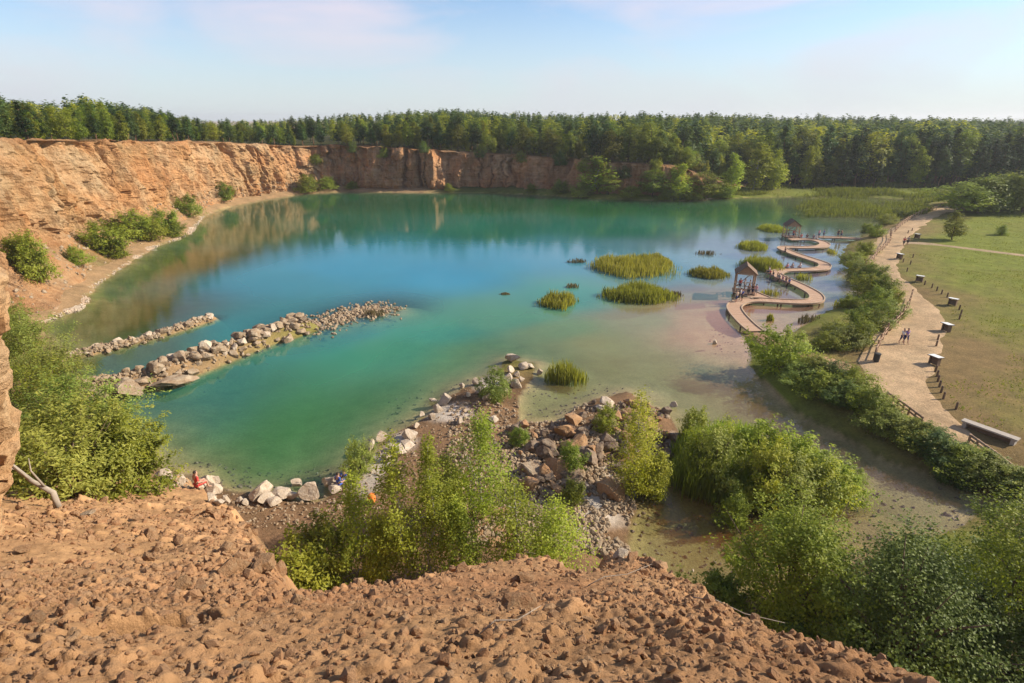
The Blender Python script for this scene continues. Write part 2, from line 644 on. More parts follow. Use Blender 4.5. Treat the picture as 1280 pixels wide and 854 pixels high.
# ---------------------------------------------------------------- plan of the place
LAKE_PX = [(62, 402), (100, 386), (115, 361), (150, 336), (190, 311), (235, 293), (255, 271), (290, 258), (340, 248), (385, 242), (430, 240), (520, 241),
           (620, 241), (700, 245), (740, 248), (800, 250), (860, 251), (900, 248), (985, 246), (1080, 246), (1150, 250), (1140, 262), (1105, 280), (1070, 302), (1048, 322),
           (1070, 342), (1076, 368), (1058, 384), (1025, 398), (1003, 416), (980, 424), (955, 418), (940, 420), (938, 440), (948, 468), (985, 508), (1050, 545), (1110, 578),
           (1170, 597), (1215, 606), (1228, 630), (1205, 660), (1140, 684), (1050, 715), (950, 735), (880, 742), (820, 735), (785, 705), (790, 650), (806, 610), (842, 575), (838, 512),
           (785, 492), (745, 500), (700, 522), (650, 527), (638, 505), (668, 475), (662, 455), (635, 450), (600, 478), (560, 503), (522, 530), (490, 556), (445, 596),
           (400, 622), (335, 624), (280, 620), (250, 611), (215, 597), (195, 572), (170, 540), (130, 512), (95, 492), (60, 470), (55, 440)]
LAKE = [tuple(at(x, y, 0)[:2]) for x, y in LAKE_PX]
DEPTH_C = [(*at(px, py, 0)[:2], v) for px, py, v in [
    (200, 420, 3.5), (150, 380, 4), (300, 330, 8), (420, 300, 10), (600, 270, 10), (800, 270, 8), (900, 265, 5), (500, 350, 8), (420, 450, 7), (350, 530, 6.5), (300, 570, 4),
    (260, 500, 5), (560, 430, 5), (640, 400, 4.0), (700, 350, 4.5), (620, 330, 7.5), (500, 500, 4), (720, 430, 2.3), (800, 400, 1.9), (880, 400, 1.0), (860, 330, 2.4), (920, 430, 0.75), (800, 460, 1.7), (900, 480, 1.5),
    (950, 320, 1.6), (1030, 350, 0.9), (1030, 270, 0.6), (1100, 258, 0.35), (990, 262, 1.0), (960, 550, 0.9), (1080, 620, 0.5), (1000, 530, 1.0), (840, 660, 0.7), (740, 480, 1.2), (700, 500, 0.8), (930, 380, 1.0),
    (1150, 640, 0.35), (1160, 610, 0.6), (880, 520, 1.3), (1020, 680, 0.5)]]
BANK_C = [(*at(px, py, 0)[:2], v) for px, py, v in [
    (1100, 450, 1.6), (1000, 440, 1.3), (1180, 500, 1.6), (1270, 560, 1.6), (1150, 330, 1.6), (1250, 320, 1.6), (1200, 270, 1.6), (1250, 640, 1.7), (1130, 280, 1.5), (1200, 245, 1.5),
    (1000, 235, 1.5), (900, 238, 2.5), (700, 236, 2.0), (400, 234, 2.0), (200, 270, 3.0), (60, 360, 3.0), (20, 450, 2.5), (60, 560, 2.5), (430, 620, 1.1), (600, 600, 1.5), (700, 600, 1.7),
    (760, 560, 1.4), (600, 700, 2.0), (1000, 800, 2.4), (1250, 720, 2.4), (560, 540, 0.7), (620, 480, 0.45)]]
SLOPE_C = [(x, y, s) for (x, y, v), s in zip(BANK_C, [.5, .5, .5, .5, .5, .5, .5, .4, .3, .1, .1, .3, .4, .4, .5, .4, .25, .25, .15, .12, .14, .2, .2, .2, .25, .09, .09])]
SPITS = [  # px polyline with (half width m, crest m)
    ([(98, 492), (150, 484), (210, 472), (260, 452), (320, 430), (378, 411)], 1.6, 1.3),
    ([(60, 452), (110, 442), (160, 430), (210, 416), (262, 399)], 0.95, 0.5),
    ([(378, 411), (420, 398), (455, 389), (480, 386)], 3.0, -0.16)]
SPITS_W = [([tuple(at(x, y, 0)[:2]) for x, y in ln], r, h) for ln, r, h in SPITS]


def base_z(x, y):
    x, y = np.asarray(x, float), np.asarray(y, float)
    wob = fbm(x * 0.22, y * 0.22, 0, 11, 3) * 1.3
    sd = sdist(x, y, LAKE)
    fade = np.clip(np.abs(x - 20) / 400, 0, 1)
    d = sd + wob * (1 - fade)
    hb, sl = idw(x, y, BANK_C), idw(x, y, SLOPE_C)
    land = 0.03 + hb * (1 - np.exp(-np.maximum(d, 0) * sl / hb))
    rough = fbm(x * 0.5, y * 0.5, 0, 12, 5) * 0.16
    park = sstep(20, 26, x) * sstep(34, 40, y)
    land = land + rough * (1 - 0.85 * park) * sstep(0, 3, d)
    land = land + 5.5 * sstep(225, 480, y) * sstep(40, 160, x) + 6 * sstep(500, 1500, y)
    dm = idw(x, y, DEPTH_C)
    bed = -dm * (1 - np.exp(-np.maximum(-d, 0) * 0.27 / dm)) + rough * 0.8 - 0.02
    bed = np.minimum(bed + 0.25 * fbm(x * 0.12, y * 0.12, 0, 15, 3) * np.clip(dm, 0, 2) * 0.5, -0.02)
    z = np.where(d > 0, land, bed)
    for ln, r, h in SPITS_W:
        q, t = pdist(x, y, ln)
        q = q + 0.35 * wob
        z = np.maximum(z, h - (h + 1.6) * np.clip(q / (r * 2.0), 0, None) ** 1.6 + rough * 0.6)
    return z


# ---- foreground slope: profile below the eye against distance
HY = np.array([-30, -6, 0.0, 1.4, 3.0, 5.0, 7.5, 10, 14, 20, 26, 33, 36, 60])
HH = np.array([1.2, 1.6, 1.70, 1.88, 3.15, 5.05, 7.0, 8.95, 11.8, 15.9, 19.7, 23.8, 25.6, 40])


def prof(y):
    return np.interp(y, HY, HH)


_yt = np.linspace(0.6, 36, 4000)
_ang = np.arctan2(prof(_yt), _yt)
_pyt = 427 + FPX * np.tan(_ang - PITCH)


def on_slope(px, py):
    o = np.argsort(_pyt)
    Y = float(np.interp(py, _pyt[o], _yt[o]))
    h = float(prof(Y))
    zc = Y * CP + h * SP
    return ((px - 640) / FPX * zc, Y, CAMZ - h)


EDGE_PX = [(1215, 880), (1180, 850), (1140, 828), (1100, 806), (1060, 792), (1000, 777), (960, 766), (920, 756), (880, 728), (850, 716), (800, 702), (775, 694), (740, 708), (690, 697),
           (640, 694), (600, 699), (540, 713), (500, 725), (450, 720), (400, 734), (368, 741), (345, 722), (318, 690), (290, 655), (275, 632), (262, 620), (230, 612), (200, 610)]
EDGE = [(3.2, -25), (2.4, -4), (1.9, 0.3)] + [on_slope(x, y)[:2] for x, y in EDGE_PX] + [(-26, 33), (-40, 34), (-60, 30), (-60, -25)]


def slope_z(x, y):
    x, y = np.asarray(x, float), np.asarray(y, float)
    s = CAMZ - prof(y)
    far = sstep(2, 14, y)
    s = s + fbm(x * 0.35, y * 0.35, 0, 31, 4) * (0.10 + 0.5 * far) + fbm(x * 1.6, y * 1.6, 0, 36, 3) * (0.05 + 0.06 * far)
    d = sdist(x, y, EDGE) + fbm(x * 1.2, y * 1.2, 0, 33, 3) * 0.16 + fbm(x * 0.4, y * 0.4, 0, 39, 3) * 0.8 * sstep(6, 14, y)
    s = s - 0.10 * sstep(-0.8, 0.0, d) - 2.3 * np.maximum(d, 0)
    s = s + 0.9 * sstep(-14, -24, x) * sstep(4, 12, y)
    return s


def land_z(x, y):
    return np.maximum(base_z(x, y), slope_z(x, y))


def gz(x, y):
    return float(land_z(np.array([x]), np.array([y]))[0])


# ---- bed colour masks, all in plan
def blob(x, y, px, py, rx, ry):
    c = at(px, py, 0)
    return np.clip(1.25 - np.sqrt(((x - c.x) / rx) ** 2 + ((y - c.y) / ry) ** 2) + 0.5 * fbm(x * 0.35, y * 0.35, 0, 44, 4), 0, 1)


PATH_PX = [(1330, 610, 2.6), (1270, 582, 2.6), (1215, 553, 2.8), (1170, 528, 4.2), (1136, 505, 5.6), (1118, 470, 6.2), (1124, 442, 6.6), (1138, 416, 6.6), (1148, 394, 6.0), (1143, 374, 4.4),
           (1124, 353, 3.4), (1107, 336, 4.2), (1104, 319, 5.4), (1112, 303, 5.8), (1122, 291, 6.0), (1135, 281, 6.0), (1152, 271, 6.0), (1172, 264, 6.0), (1215, 255, 5)]
PATH_W = [(*at(x, y, 1.6)[:2], w * 0.86) for x, y, w in PATH_PX]
TRACK_W = [(*at(x, y, 1.6)[:2], w) for x, y, w in [(1118, 302, 2.6), (1160, 305, 2.4), (1210, 311, 2.2), (1290, 321, 2.2), (1400, 334, 2.2)]]


def ground_col(x, y, z):
    n1 = fbm(x * 0.08, y * 0.08, 0, 51, 5)[:, None]
    n2 = fbm(x * 0.4, y * 0.4, 0, 56, 4)[:, None]
    green, dry = np.array([0.180, 0.205, 0.034]), np.array([0.22, 0.150, 0.066])
    beach, chalk = np.array([0.235, 0.14, 0.078]), np.array([0.60, 0.51, 0.44])
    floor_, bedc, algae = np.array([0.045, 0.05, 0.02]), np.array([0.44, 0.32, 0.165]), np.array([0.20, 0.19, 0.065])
    pd, _ = pdist(x, y, PATH_W)
    dryness = np.clip(1.0 - pd / 11.0, 0, 1)[:, None] * 0.9 + 0.5 * n1 + 0.25 * n2
    dryness = dryness + (0.65 * sstep(72, 48, y) * sstep(24, 34, x))[:, None]
    dryness = np.clip(dryness, 0, 1)
    park = green * (1 - dryness) + dry * dryness
    c = park
    isb = (sstep(24, 18, x) * sstep(60, 48, y))[:, None]
    c = c * (1 - isb) + (beach * (1 + 0.25 * n2)) * isb
    leafy = (sstep(6, 12, x) * sstep(27, 22, y))[:, None]
    c = c * (1 - leafy) + np.array([0.10, 0.075, 0.04]) * leafy
    ch = np.zeros_like(x)
    for a in [(470, 590, 1.5, 3.6), (560, 518, 2.2, 2.4), (610, 478, 2.0, 2.6), (500, 555, 1.6, 2.0), (745, 640, 2.0, 3.2), (715, 660, 1.8, 2.4), (770, 600, 1.3, 2.0), (850, 560, 1.0, 2.4)]:
        ch = np.maximum(ch, blob(x, y, *a))
    ch = sstep(0.2, 0.75, ch)[:, None]
    c = c * (1 - ch) + chalk * ch
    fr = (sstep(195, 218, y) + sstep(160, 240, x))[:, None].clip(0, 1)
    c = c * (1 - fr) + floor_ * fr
    lt = sstep(-20, -34, x)[:, None]
    c = c * (1 - lt) + np.array([0.34, 0.22, 0.12]) * lt
    wet = sstep(0.16, 0.02, z)[:, None]
    c = c * (1 - 0.35 * wet)
    under = sstep(0.0, -0.06, z)[:, None]
    al = np.clip(0.45 + 0.9 * n1 + 0.5 * n2, 0, 1)
    pink = blob(x, y, 905, 405, 16, 22)[:, None]
    bed = bedc * (1 - al) + algae * al
    bed = bed * (1 - pink) + np.array([0.62, 0.40, 0.26]) * pink
    br = (sstep(48, 36, y) * sstep(6, 11, x) * sstep(30, 22, x))[:, None]
    bed = bed * (1 - 0.55 * br) + np.array([0.36, 0.23, 0.09]) * 0.55 * br
    return np.clip(c * (1 - under) + bed * under, 0.01, 0.9)


def axis(segs, lo, hi):
    v = []
    for a, b, s in segs:
        v += list(np.arange(a, b, s))
    v.append(segs[-1][1])
    out, s = [], segs[-1][2]
    x = v[-1]
    while x < hi:
        s *= 1.35
        x += s
        out.append(x)
    pre, s = [], segs[0][2]
    x = v[0]
    while x > lo:
        s *= 1.35
        x -= s
        pre.append(x)
    return np.array(pre[::-1] + v + out)


XS = axis([(-100, -40, 1.0), (-40, 32, 0.4), (32, 130, 0.8)], -5000, 5000)
YS = axis([(8, 22, 0.7), (22, 60, 0.4), (60, 110, 0.7), (110, 250, 1.1)], -600, 6000)
GX, GY = np.meshgrid(XS, YS)
gx, gy = GX.ravel(), GY.ravel()
bz = base_z(gx, gy)
gcol = ground_col(gx, gy, bz)
ground_me = mesh_np('ground', np.stack([gx, gy, bz], 1), grid_faces(len(YS), len(XS)), M['ground'], True, {'gcol': gcol})
struct(obj('ground', ground_me))

# water sheet: same plan grid inside the quarry, carries the depth of the bed below
wxs, wys = XS[(XS > -99) & (XS < 135)], YS[(YS > 14) & (YS < 240)]
WX, WY = np.meshgrid(wxs, wys)
wx, wy = WX.ravel(), WY.ravel()
dep = np.maximum(-base_z(wx, wy), 0)
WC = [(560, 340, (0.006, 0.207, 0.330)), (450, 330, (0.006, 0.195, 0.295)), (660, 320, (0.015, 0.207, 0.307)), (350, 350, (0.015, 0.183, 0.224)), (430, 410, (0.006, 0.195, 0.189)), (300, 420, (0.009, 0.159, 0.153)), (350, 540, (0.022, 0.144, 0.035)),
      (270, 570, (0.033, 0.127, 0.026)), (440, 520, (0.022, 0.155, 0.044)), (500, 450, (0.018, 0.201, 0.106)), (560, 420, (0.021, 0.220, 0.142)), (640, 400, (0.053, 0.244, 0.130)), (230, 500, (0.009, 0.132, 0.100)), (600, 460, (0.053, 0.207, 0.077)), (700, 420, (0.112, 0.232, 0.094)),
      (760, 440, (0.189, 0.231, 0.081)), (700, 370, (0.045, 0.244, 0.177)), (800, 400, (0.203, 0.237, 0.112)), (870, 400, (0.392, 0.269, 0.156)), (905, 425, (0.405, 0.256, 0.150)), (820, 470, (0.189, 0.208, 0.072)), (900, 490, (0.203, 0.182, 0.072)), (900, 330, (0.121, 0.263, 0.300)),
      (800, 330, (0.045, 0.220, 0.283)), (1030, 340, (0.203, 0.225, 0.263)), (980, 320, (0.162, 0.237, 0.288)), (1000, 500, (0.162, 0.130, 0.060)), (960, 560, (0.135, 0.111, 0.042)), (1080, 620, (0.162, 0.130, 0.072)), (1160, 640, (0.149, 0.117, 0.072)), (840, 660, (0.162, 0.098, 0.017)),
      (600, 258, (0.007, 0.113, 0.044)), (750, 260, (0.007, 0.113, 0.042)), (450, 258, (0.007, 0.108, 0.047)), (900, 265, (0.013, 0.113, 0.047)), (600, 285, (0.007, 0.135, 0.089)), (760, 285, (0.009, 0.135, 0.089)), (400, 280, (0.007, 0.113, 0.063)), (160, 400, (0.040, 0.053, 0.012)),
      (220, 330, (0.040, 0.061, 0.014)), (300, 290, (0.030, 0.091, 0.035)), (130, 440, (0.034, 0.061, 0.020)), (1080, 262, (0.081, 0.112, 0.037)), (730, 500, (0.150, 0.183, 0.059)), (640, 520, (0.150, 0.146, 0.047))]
WP = [(*at(px, py, 0)[:2], np.array(c)) for px, py, c in WC]  # far greens, left olives and open-lake blues include painted wood, cliff and sky reflections
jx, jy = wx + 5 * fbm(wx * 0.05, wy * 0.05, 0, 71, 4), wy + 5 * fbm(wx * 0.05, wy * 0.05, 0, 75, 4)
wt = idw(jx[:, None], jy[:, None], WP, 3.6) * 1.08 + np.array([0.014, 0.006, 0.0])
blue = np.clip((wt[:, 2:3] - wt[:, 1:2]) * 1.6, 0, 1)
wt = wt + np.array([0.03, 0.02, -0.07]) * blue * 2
wt = wt * (1 - 0.22 * sstep(150, 175, wy) * sstep(85, 60, wx))[:, None]  # far water darkened: the wood's reflection painted into the tint
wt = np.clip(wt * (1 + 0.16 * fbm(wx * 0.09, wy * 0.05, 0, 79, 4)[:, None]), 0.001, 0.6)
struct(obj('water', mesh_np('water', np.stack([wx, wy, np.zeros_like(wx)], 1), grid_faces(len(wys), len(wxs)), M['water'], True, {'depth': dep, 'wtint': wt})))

# ---------------------------------------------------------------- quarry cliffs: one wall swept round the left and far shore, with its plateau
CL = []      # base x, base y, rim z, setback, talus height
for x, y in [(-30, -40), (-30, -8), (-33, 8), (-42, 20), (-52, 32), (-58, 46), (-60.5, 58)]:
    CL.append((x, y, 22.3, 11, 4))
for px, py, zr, sb, ta in [(62, 401, 21.8, 13, 5.5), (100, 385, 21.6, 13, 6.0), (115, 360, 21.6, 13, 6.5), (150, 335, 21.2, 13, 6.5), (190, 310, 20.6, 12, 6), (235, 292, 20.0, 11, 5.5), (255, 270, 19.0, 10, 4.5),
                           (290, 257, 18.0, 9, 3), (340, 247, 16.8, 8, 2), (385, 241, 15.6, 7, 1.8), (430, 239, 15.2, 6, 1.4), (520, 240, 14.2, 5, 1.2), (620, 240, 12.6, 5, 1.2),
                           (700, 244, 11.4, 5, 1.4), (740, 247, 10.8, 5, 1.6), (800, 249, 10.6, 6, 2), (860, 250, 9.5, 7, 2), (905, 247, 6.5, 9, 2), (945, 243, 3.2, 10, 1)]:
    p = at(px, py, 0)
    CL.append((p.x, p.y, zr, sb, ta))
CL.append((CL[-1][0] + 14, CL[-1][1] + 6, 1.6, 10, 0.5))
cl = catmull(CL, 0.36)
sm = cl[:, :2].copy()
for _ in range(140):
    sm[1:-1] = 0.25 * sm[:-2] + 0.5 * sm[1:-1] + 0.25 * sm[2:]
tan = np.gradient(sm, axis=0)
tan /= np.linalg.norm(tan, axis=1)[:, None]
out = np.stack([-tan[:, 1], tan[:, 0]], 1)            # away from the lake
for _ in range(60):
    out[1:-1] = 0.25 * out[:-2] + 0.5 * out[1:-1] + 0.25 * out[2:]
out /= np.linalg.norm(out, axis=1)[:, None]
nC = len(cl)
sL = np.concatenate([[0], np.cumsum(np.linalg.norm(np.diff(cl[:, :2], axis=0), axis=1))])
NR = 84
BACK = np.array([1.0, 2.2, 4, 7, 11, 17, 26, 40, 60, 90, 140, 220, 300])
rows_v, rows_c = [], []
hfar = sstep(0, 1, (cl[:, 1] - 175) / 30) * sstep(-86, -60, cl[:, 0])          # the far wall is browner
sandy, rusty, pale, brown = np.array([0.50, 0.335, 0.175]), np.array([0.43, 0.235, 0.105]), np.array([0.58, 0.43, 0.27]), np.array([0.38, 0.225, 0.125])
for r in range(NR + len(BACK)):
    if r < NR:
        t = r / (NR - 1)
        zr, sb, ta = cl[:, 2], cl[:, 3], cl[:, 4]
        # profile: wet foot, pale ledge, talus, steep face leaning back, broken rim
        if r == 0:
            o, z = np.full(nC, -1.4), np.full(nC, -1.5)
        elif r == 1:
            o, z = np.full(nC, -0.3), np.full(nC, -0.05)
        elif r == 2:
            o, z = np.full(nC, 0.3), np.full(nC, 0.16)
        else:
            q = (r - 2) / (NR - 3)
            z = 0.16 + (zr - 0.16) * q
            ft = np.clip(z / np.maximum(ta, 0.1), 0, 1)
            ov = np.clip((z - ta) / np.maximum(zr - ta, 0.1), 0, 1)
            to = np.minimum(ta * 1.15, sb * 0.62)
            o = 0.9 + to * ft ** 0.85 + np.maximum(sb - to - 0.9, 1.2) * ov ** 1.15
        s, zz = sL, np.asarray(z)
        face = sstep(0.3, 1.0, zz / np.maximum(ta, 0.3)) * sstep(0, 0.06, 1 - t)
        tal = 1 - sstep(0.7, 1.1, zz / np.maximum(ta, 0.3))
        butt = fbm(s * 0.06, zz * 0.02, 0, 61, 3) * 5.0
        fis = fbm(s * 0.11 + 0.25 * fbm(s * 0.2, zz * 0.25, 0, 92, 3), zz * 0.012, 0, 93, 2)
        fis = np.exp(-(fis / 0.045) ** 2) * 2.6 + np.exp(-((fis - 0.28) / 0.03) ** 2) * 1.6
        ridge = np.abs(fbm(s * 0.22 + 0.4 * fbm(s * 0.05, zz * 0.2, 0, 69, 2), zz * 0.045, 0, 62, 4)) * -7.0 + 1.6
        lay = np.floor(zz / 1.15 + 0.35 * fbm(s * 0.03, 0, 0, 63, 2))
        sw = s + 0.6 * fbm(s * 0.3, zz * 0.3, 0, 70, 3)
        ledge = cellrand(sw, zz + 0.5 * fbm(s * 0.1, 0, 0, 72, 2), 3.4, 4.6, 5) * 1.9
        blocks = cellrand(sw, zz, 1.15, 1.5, 6) * 0.75 + cellrand(sw, zz, 2.6, 0.8, 8) * 0.45
        fine = fbm(s * 0.9, zz * 1.5, 0, 64, 4) * 0.55
        gl = fbm(s * 0.35, zz * 0.08, 0, 66, 4) * 0.7 * tal
        o = o + fis * face * np.clip(zr / 14, 0.1, 1) * (1 if r > 2 else 0)
        o = o - (butt * sstep(0, 2.5, zz) + ridge * face + ledge * face + blocks * face + fine * (0.35 + 0.65 * face) + gl) * np.clip(zr / 14, 0.1, 1) * (0.7 if r > 2 else 0)
        if r <= 2:
            o = o + fbm(s * 0.3, 0, 0, 68, 4) * 0.8
        rimj = sstep(0.93, 1.0, t) * fbm(s * 0.25, 0, 0, 67, 4) * 0.9
        z = zz + rimj if r > 2 else zz
        p = np.stack([cl[:, 0] + out[:, 0] * o, cl[:, 1] + out[:, 1] * o, z], 1)
        n1 = np.clip(0.5 + 0.9 * fbm(s * 0.05, zz * 0.08, 0, 81, 4), 0, 1)[:, None]
        n2 = np.clip(0.4 + 1.1 * fbm(s * 0.12, zz * 0.10, 0, 85, 4), 0, 1)[:, None]
        c = sandy * (1 - n1) + rusty * n1
        c = c * (1 - 0.5 * n2) + pale * 0.5 * n2
        c = c * (1 - 0.75 * hfar[:, None]) + (brown * (0.8 + 0.6 * n2)) * 0.75 * hfar[:, None]
        tl = (tal * (1 - 0.6 * hfar))[:, None]
        c = c * (1 - 0.55 * tl) + np.array([0.42, 0.265, 0.15]) * 0.55 * tl
        gr = (np.clip(fbm(s * 0.1, zz * 0.3, 0, 87, 4) * 2.2 - 0.35, 0, 1) * tal * 0.6)[:, None]
        c = c * (1 - gr) + np.array([0.12, 0.125, 0.035]) * gr
        if r in (1, 2, 3):
            c = c * 0.15 + np.array([0.66, 0.55, 0.43]) * 0.85
        top = (sstep(0.95, 1.0, t) * 0.6)
        c = c * (1 - top) + np.array([0.30, 0.17, 0.09]) * top
    else:
        b = BACK[r - NR]
        o0 = np.maximum(cl[:, 3], 2.0)
        rise = 0.012 * min(b, 150) 
        z = cl[:, 2] + rise + 0.5 * fbm(cl[:, 0] * 0.1 + b * 0.1, cl[:, 1] * 0.1, 0, 91, 3)
        o = o0 + b
        p = np.stack([cl[:, 0] + out[:, 0] * o, cl[:, 1] + out[:, 1] * o, z], 1)
        k = min(1.0, b / 7)
        c = np.tile(np.array([0.27, 0.16, 0.08]) * (1 - k) + np.array([0.075, 0.085, 0.03]) * k, (nC, 1))
    rows_v.append(p)
    rows_c.append(c)
cv = np.concatenate(rows_v)
cc = np.concatenate(rows_c)
nrow = NR + len(BACK)
ff = grid_faces(nrow, nC)[:, ::-1]
cliff_me = mesh_np('cliff', cv, ff, M['cliff'], False, {'gcol': np.clip(cc, 0.01, 0.9)})
struct(obj('cliff', cliff_me))


def plateau(s_frac, b):
    """point on the plateau: fraction along the cliff line, distance behind the rim"""
    i = int(np.clip(s_frac * (nC - 1), 0, nC - 1))
    o = max(cl[i, 3], 2.0) + b
    bb = np.interp(b, BACK, np.arange(len(BACK)))
    j = int(bb)
    fr = bb - j
    z = rows_v[NR + j][i, 2] * (1 - fr) + rows_v[NR + min(j + 1, len(BACK) - 1)][i, 2] * fr
    return np.array([cl[i, 0] + out[i, 0] * o, cl[i, 1] + out[i, 1] * o, z])


# ---------------------------------------------------------------- foreground slope of rubble
nc_, nr_ = 900, 640
yy = np.concatenate([np.linspace(-24, 0.3, 20)[:-1], np.exp(np.linspace(math.log(1.3), math.log(37.5), nr_)) - 1.0])
uu = np.linspace(-1.22, 1.12, nc_)
UU, YY = np.meshgrid(uu, yy)
WW = np.maximum(YY, 0) + 2.6 + np.maximum(-YY, 0) * 0.8
fx, fy = (UU * WW).ravel(), YY.ravel()
fz = slope_z(fx, fy)
sand = np.clip(0.45 + 1.5 * fbm(fx * 0.28, fy * 0.28, 0, 101, 4), 0, 1)
leftish = sstep(-0.35, -0.75, fx / (np.maximum(fy, 0) + 2.6))
rub = np.clip(1.15 - 0.85 * sand, 0.12, 1)
near = sstep(16, 7, fy)
disp = (clods(fx, fy, 0.62, 0.025, 201) * 0.62 * 0.4 + clods(fx + 9, fy, 0.30, 0.06, 202) * 0.30 * 0.6) * (0.35 + 0.65 * rub)
disp += (clods(fx, fy + 5, 0.15, 0.26, 203) * 0.15 * 0.8 + clods(fx + 3, fy + 5, 0.085, 0.75, 204) * 0.085 * 0.95) * rub * near
disp += (clods(fx + 3, fy + 7, 1.6, 0.10, 205) * 1.6 * 0.28 + clods(fx + 1, fy + 2, 0.85, 0.2, 206) * 0.85 * 0.38 + clods(fx + 4, fy + 1, 0.4, 0.4, 207) * 0.4 * 0.6) * sstep(6, 13, fy) * (0.3 + 0.7 * rub)
disp += fbm(fx * 3.1, fy * 3.1, 0, 107, 5, 0.62) * 0.055 * (0.5 + 0.5 * near)
hx, hy, _ = on_slope(188, 784)
hq = np.sqrt(((fx - hx) * 0.75 + (fy - hy) * 0.55) ** 2 / 0.30 ** 2 + ((fy - hy) * 0.8 - (fx - hx) * 0.5) ** 2 / 0.17 ** 2)
disp += (np.abs(fbm(fx * 5.5, fy * 5.5, 0, 117, 3, 0.6)) * 0.07 + np.abs(fbm(fx * 11, fy * 11, 0, 121, 2)) * 0.03) * near * (0.3 + 0.7 * rub)
fz = fz + disp - 0.75 * sstep(1.15, 0.55, hq)
ua = np.array([0.39, 0.208, 0.105])
ub = np.array([0.47, 0.275, 0.138])
n3 = np.clip(0.5 + 0.9 * fbm(fx * 0.5, fy * 0.5, 0, 111, 4), 0, 1)[:, None]
scol = ua * (1 - n3) + ub * n3
scol = scol * (1 - 0.4 * leftish[:, None]) + np.array([0.50, 0.31, 0.15]) * 0.4 * leftish[:, None]
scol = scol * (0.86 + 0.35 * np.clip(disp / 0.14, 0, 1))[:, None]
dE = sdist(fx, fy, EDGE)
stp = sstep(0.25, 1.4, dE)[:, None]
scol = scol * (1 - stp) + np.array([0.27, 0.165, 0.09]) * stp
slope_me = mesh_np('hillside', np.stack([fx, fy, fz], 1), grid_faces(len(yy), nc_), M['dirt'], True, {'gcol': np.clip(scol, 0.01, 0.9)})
struct(obj('hillside', slope_me))

# ---------------------------------------------------------------- ray casting pixels onto the real ground
bv_ground = BVHTree.FromPolygons([tuple(p) for p in np.stack([gx, gy, np.maximum(bz, -0.02)], 1)], [tuple(f) for f in grid_faces(len(YS), len(XS)).tolist()])
bv_cliff = BVHTree.FromPolygons([tuple(p) for p in cv.tolist()], [tuple(f) for f in ff.tolist()])
bv_slope = BVHTree.FromPolygons([tuple(p) for p in np.stack([fx, fy, fz], 1).tolist()], [tuple(f) for f in grid_faces(len(yy), nc_).tolist()])


def hit(px, py, which=(0, 1, 2)):
    d = ray(px, py).normalized()
    best = None
    for i, bvh in enumerate((bv_ground, bv_cliff, bv_slope)):
        if i in which:
            loc, nrm, _, ds = bvh.ray_cast(Vector((0, 0, CAMZ)), d)
            if loc is not None and (best is None or ds < best[1]):
                best = (loc, ds)
    return best[0] if best else at(px, py, 0)


def zdrop(x, y, which=(0, 2)):
    best = -50
    for i, bvh in enumerate((bv_ground, bv_cliff, bv_slope)):
        if i in which:
            loc, *_ = bvh.ray_cast(Vector((x, y, 80)), Vector((0, 0, -1)))
            if loc is not None:
                best = max(best, loc.z)
    return best
# ---------------------------------------------------------------- plants: leaf clouds on real limbs
def leaf_mesh(name, cen, size, mat, r, ctr=None, elong=1.6, up=0.5, outw=0.6, hang=0.0):
    """one rhombic leaf per centre; orientation follows the crown's outside plus chance"""
    n = len(cen)
    nr = r.normal(size=(n, 3))
    nr /= np.linalg.norm(nr, axis=1)[:, None]
    if ctr is not None:
        o = cen - ctr
        o /= (np.linalg.norm(o, axis=1)[:, None] + 1e-6)
        nr = nr * 0.75 + o * outw
    nr[:, 2] += up
    nr /= np.linalg.norm(nr, axis=1)[:, None]
    a = r.normal(size=(n, 3))
    a[:, 2] -= hang * 2
    a -= nr * (a * nr).sum(1)[:, None]
    a /= np.linalg.norm(a, axis=1)[:, None]
    b = np.cross(nr, a)
    sz = (size * r.uniform(0.65, 1.35, n))[:, None]
    L, Wd = a * sz * elong * 0.5, b * sz * 0.5
    v = np.stack([cen - L, cen - Wd + nr * sz * 0.08, cen + L, cen + Wd + nr * sz * 0.08], 1).reshape(-1, 3)
    f = np.arange(4 * n).reshape(n, 4)
    return v, f


def finish_leaves(name, v, f, tint, mat):
    return mesh_np(name, v, f, mat, False, {'tint': np.repeat(tint, 4)})


ENV = {
    'birch': lambda t: np.clip(np.sin(np.pi * np.clip(t * 0.93 + 0.05, 0, 1)) ** 0.8 * (1.12 - 0.62 * t), 0.05, 1),
    'poplar': lambda t: np.clip(np.sin(np.pi * np.clip(t * 0.95 + 0.04, 0, 1)) ** 0.55 * (1.0 - 0.3 * t), 0.05, 1),
    'pine': lambda t: np.clip((1.02 - t) ** 0.62 * np.clip(t * 6 + 0.35, 0, 1), 0.04, 1),
    'round': lambda t: np.clip(np.sqrt(np.clip(1 - (2 * t - 0.92) ** 2, 0, 1)), 0.05, 1),
    'bush': lambda t: np.clip(np.sqrt(np.clip(1 - t ** 2.2, 0, 1)) * (0.72 + 0.5 * np.clip(t * 3, 0, 1) * (1 - 0.35 * t)), 0.05, 1),
}


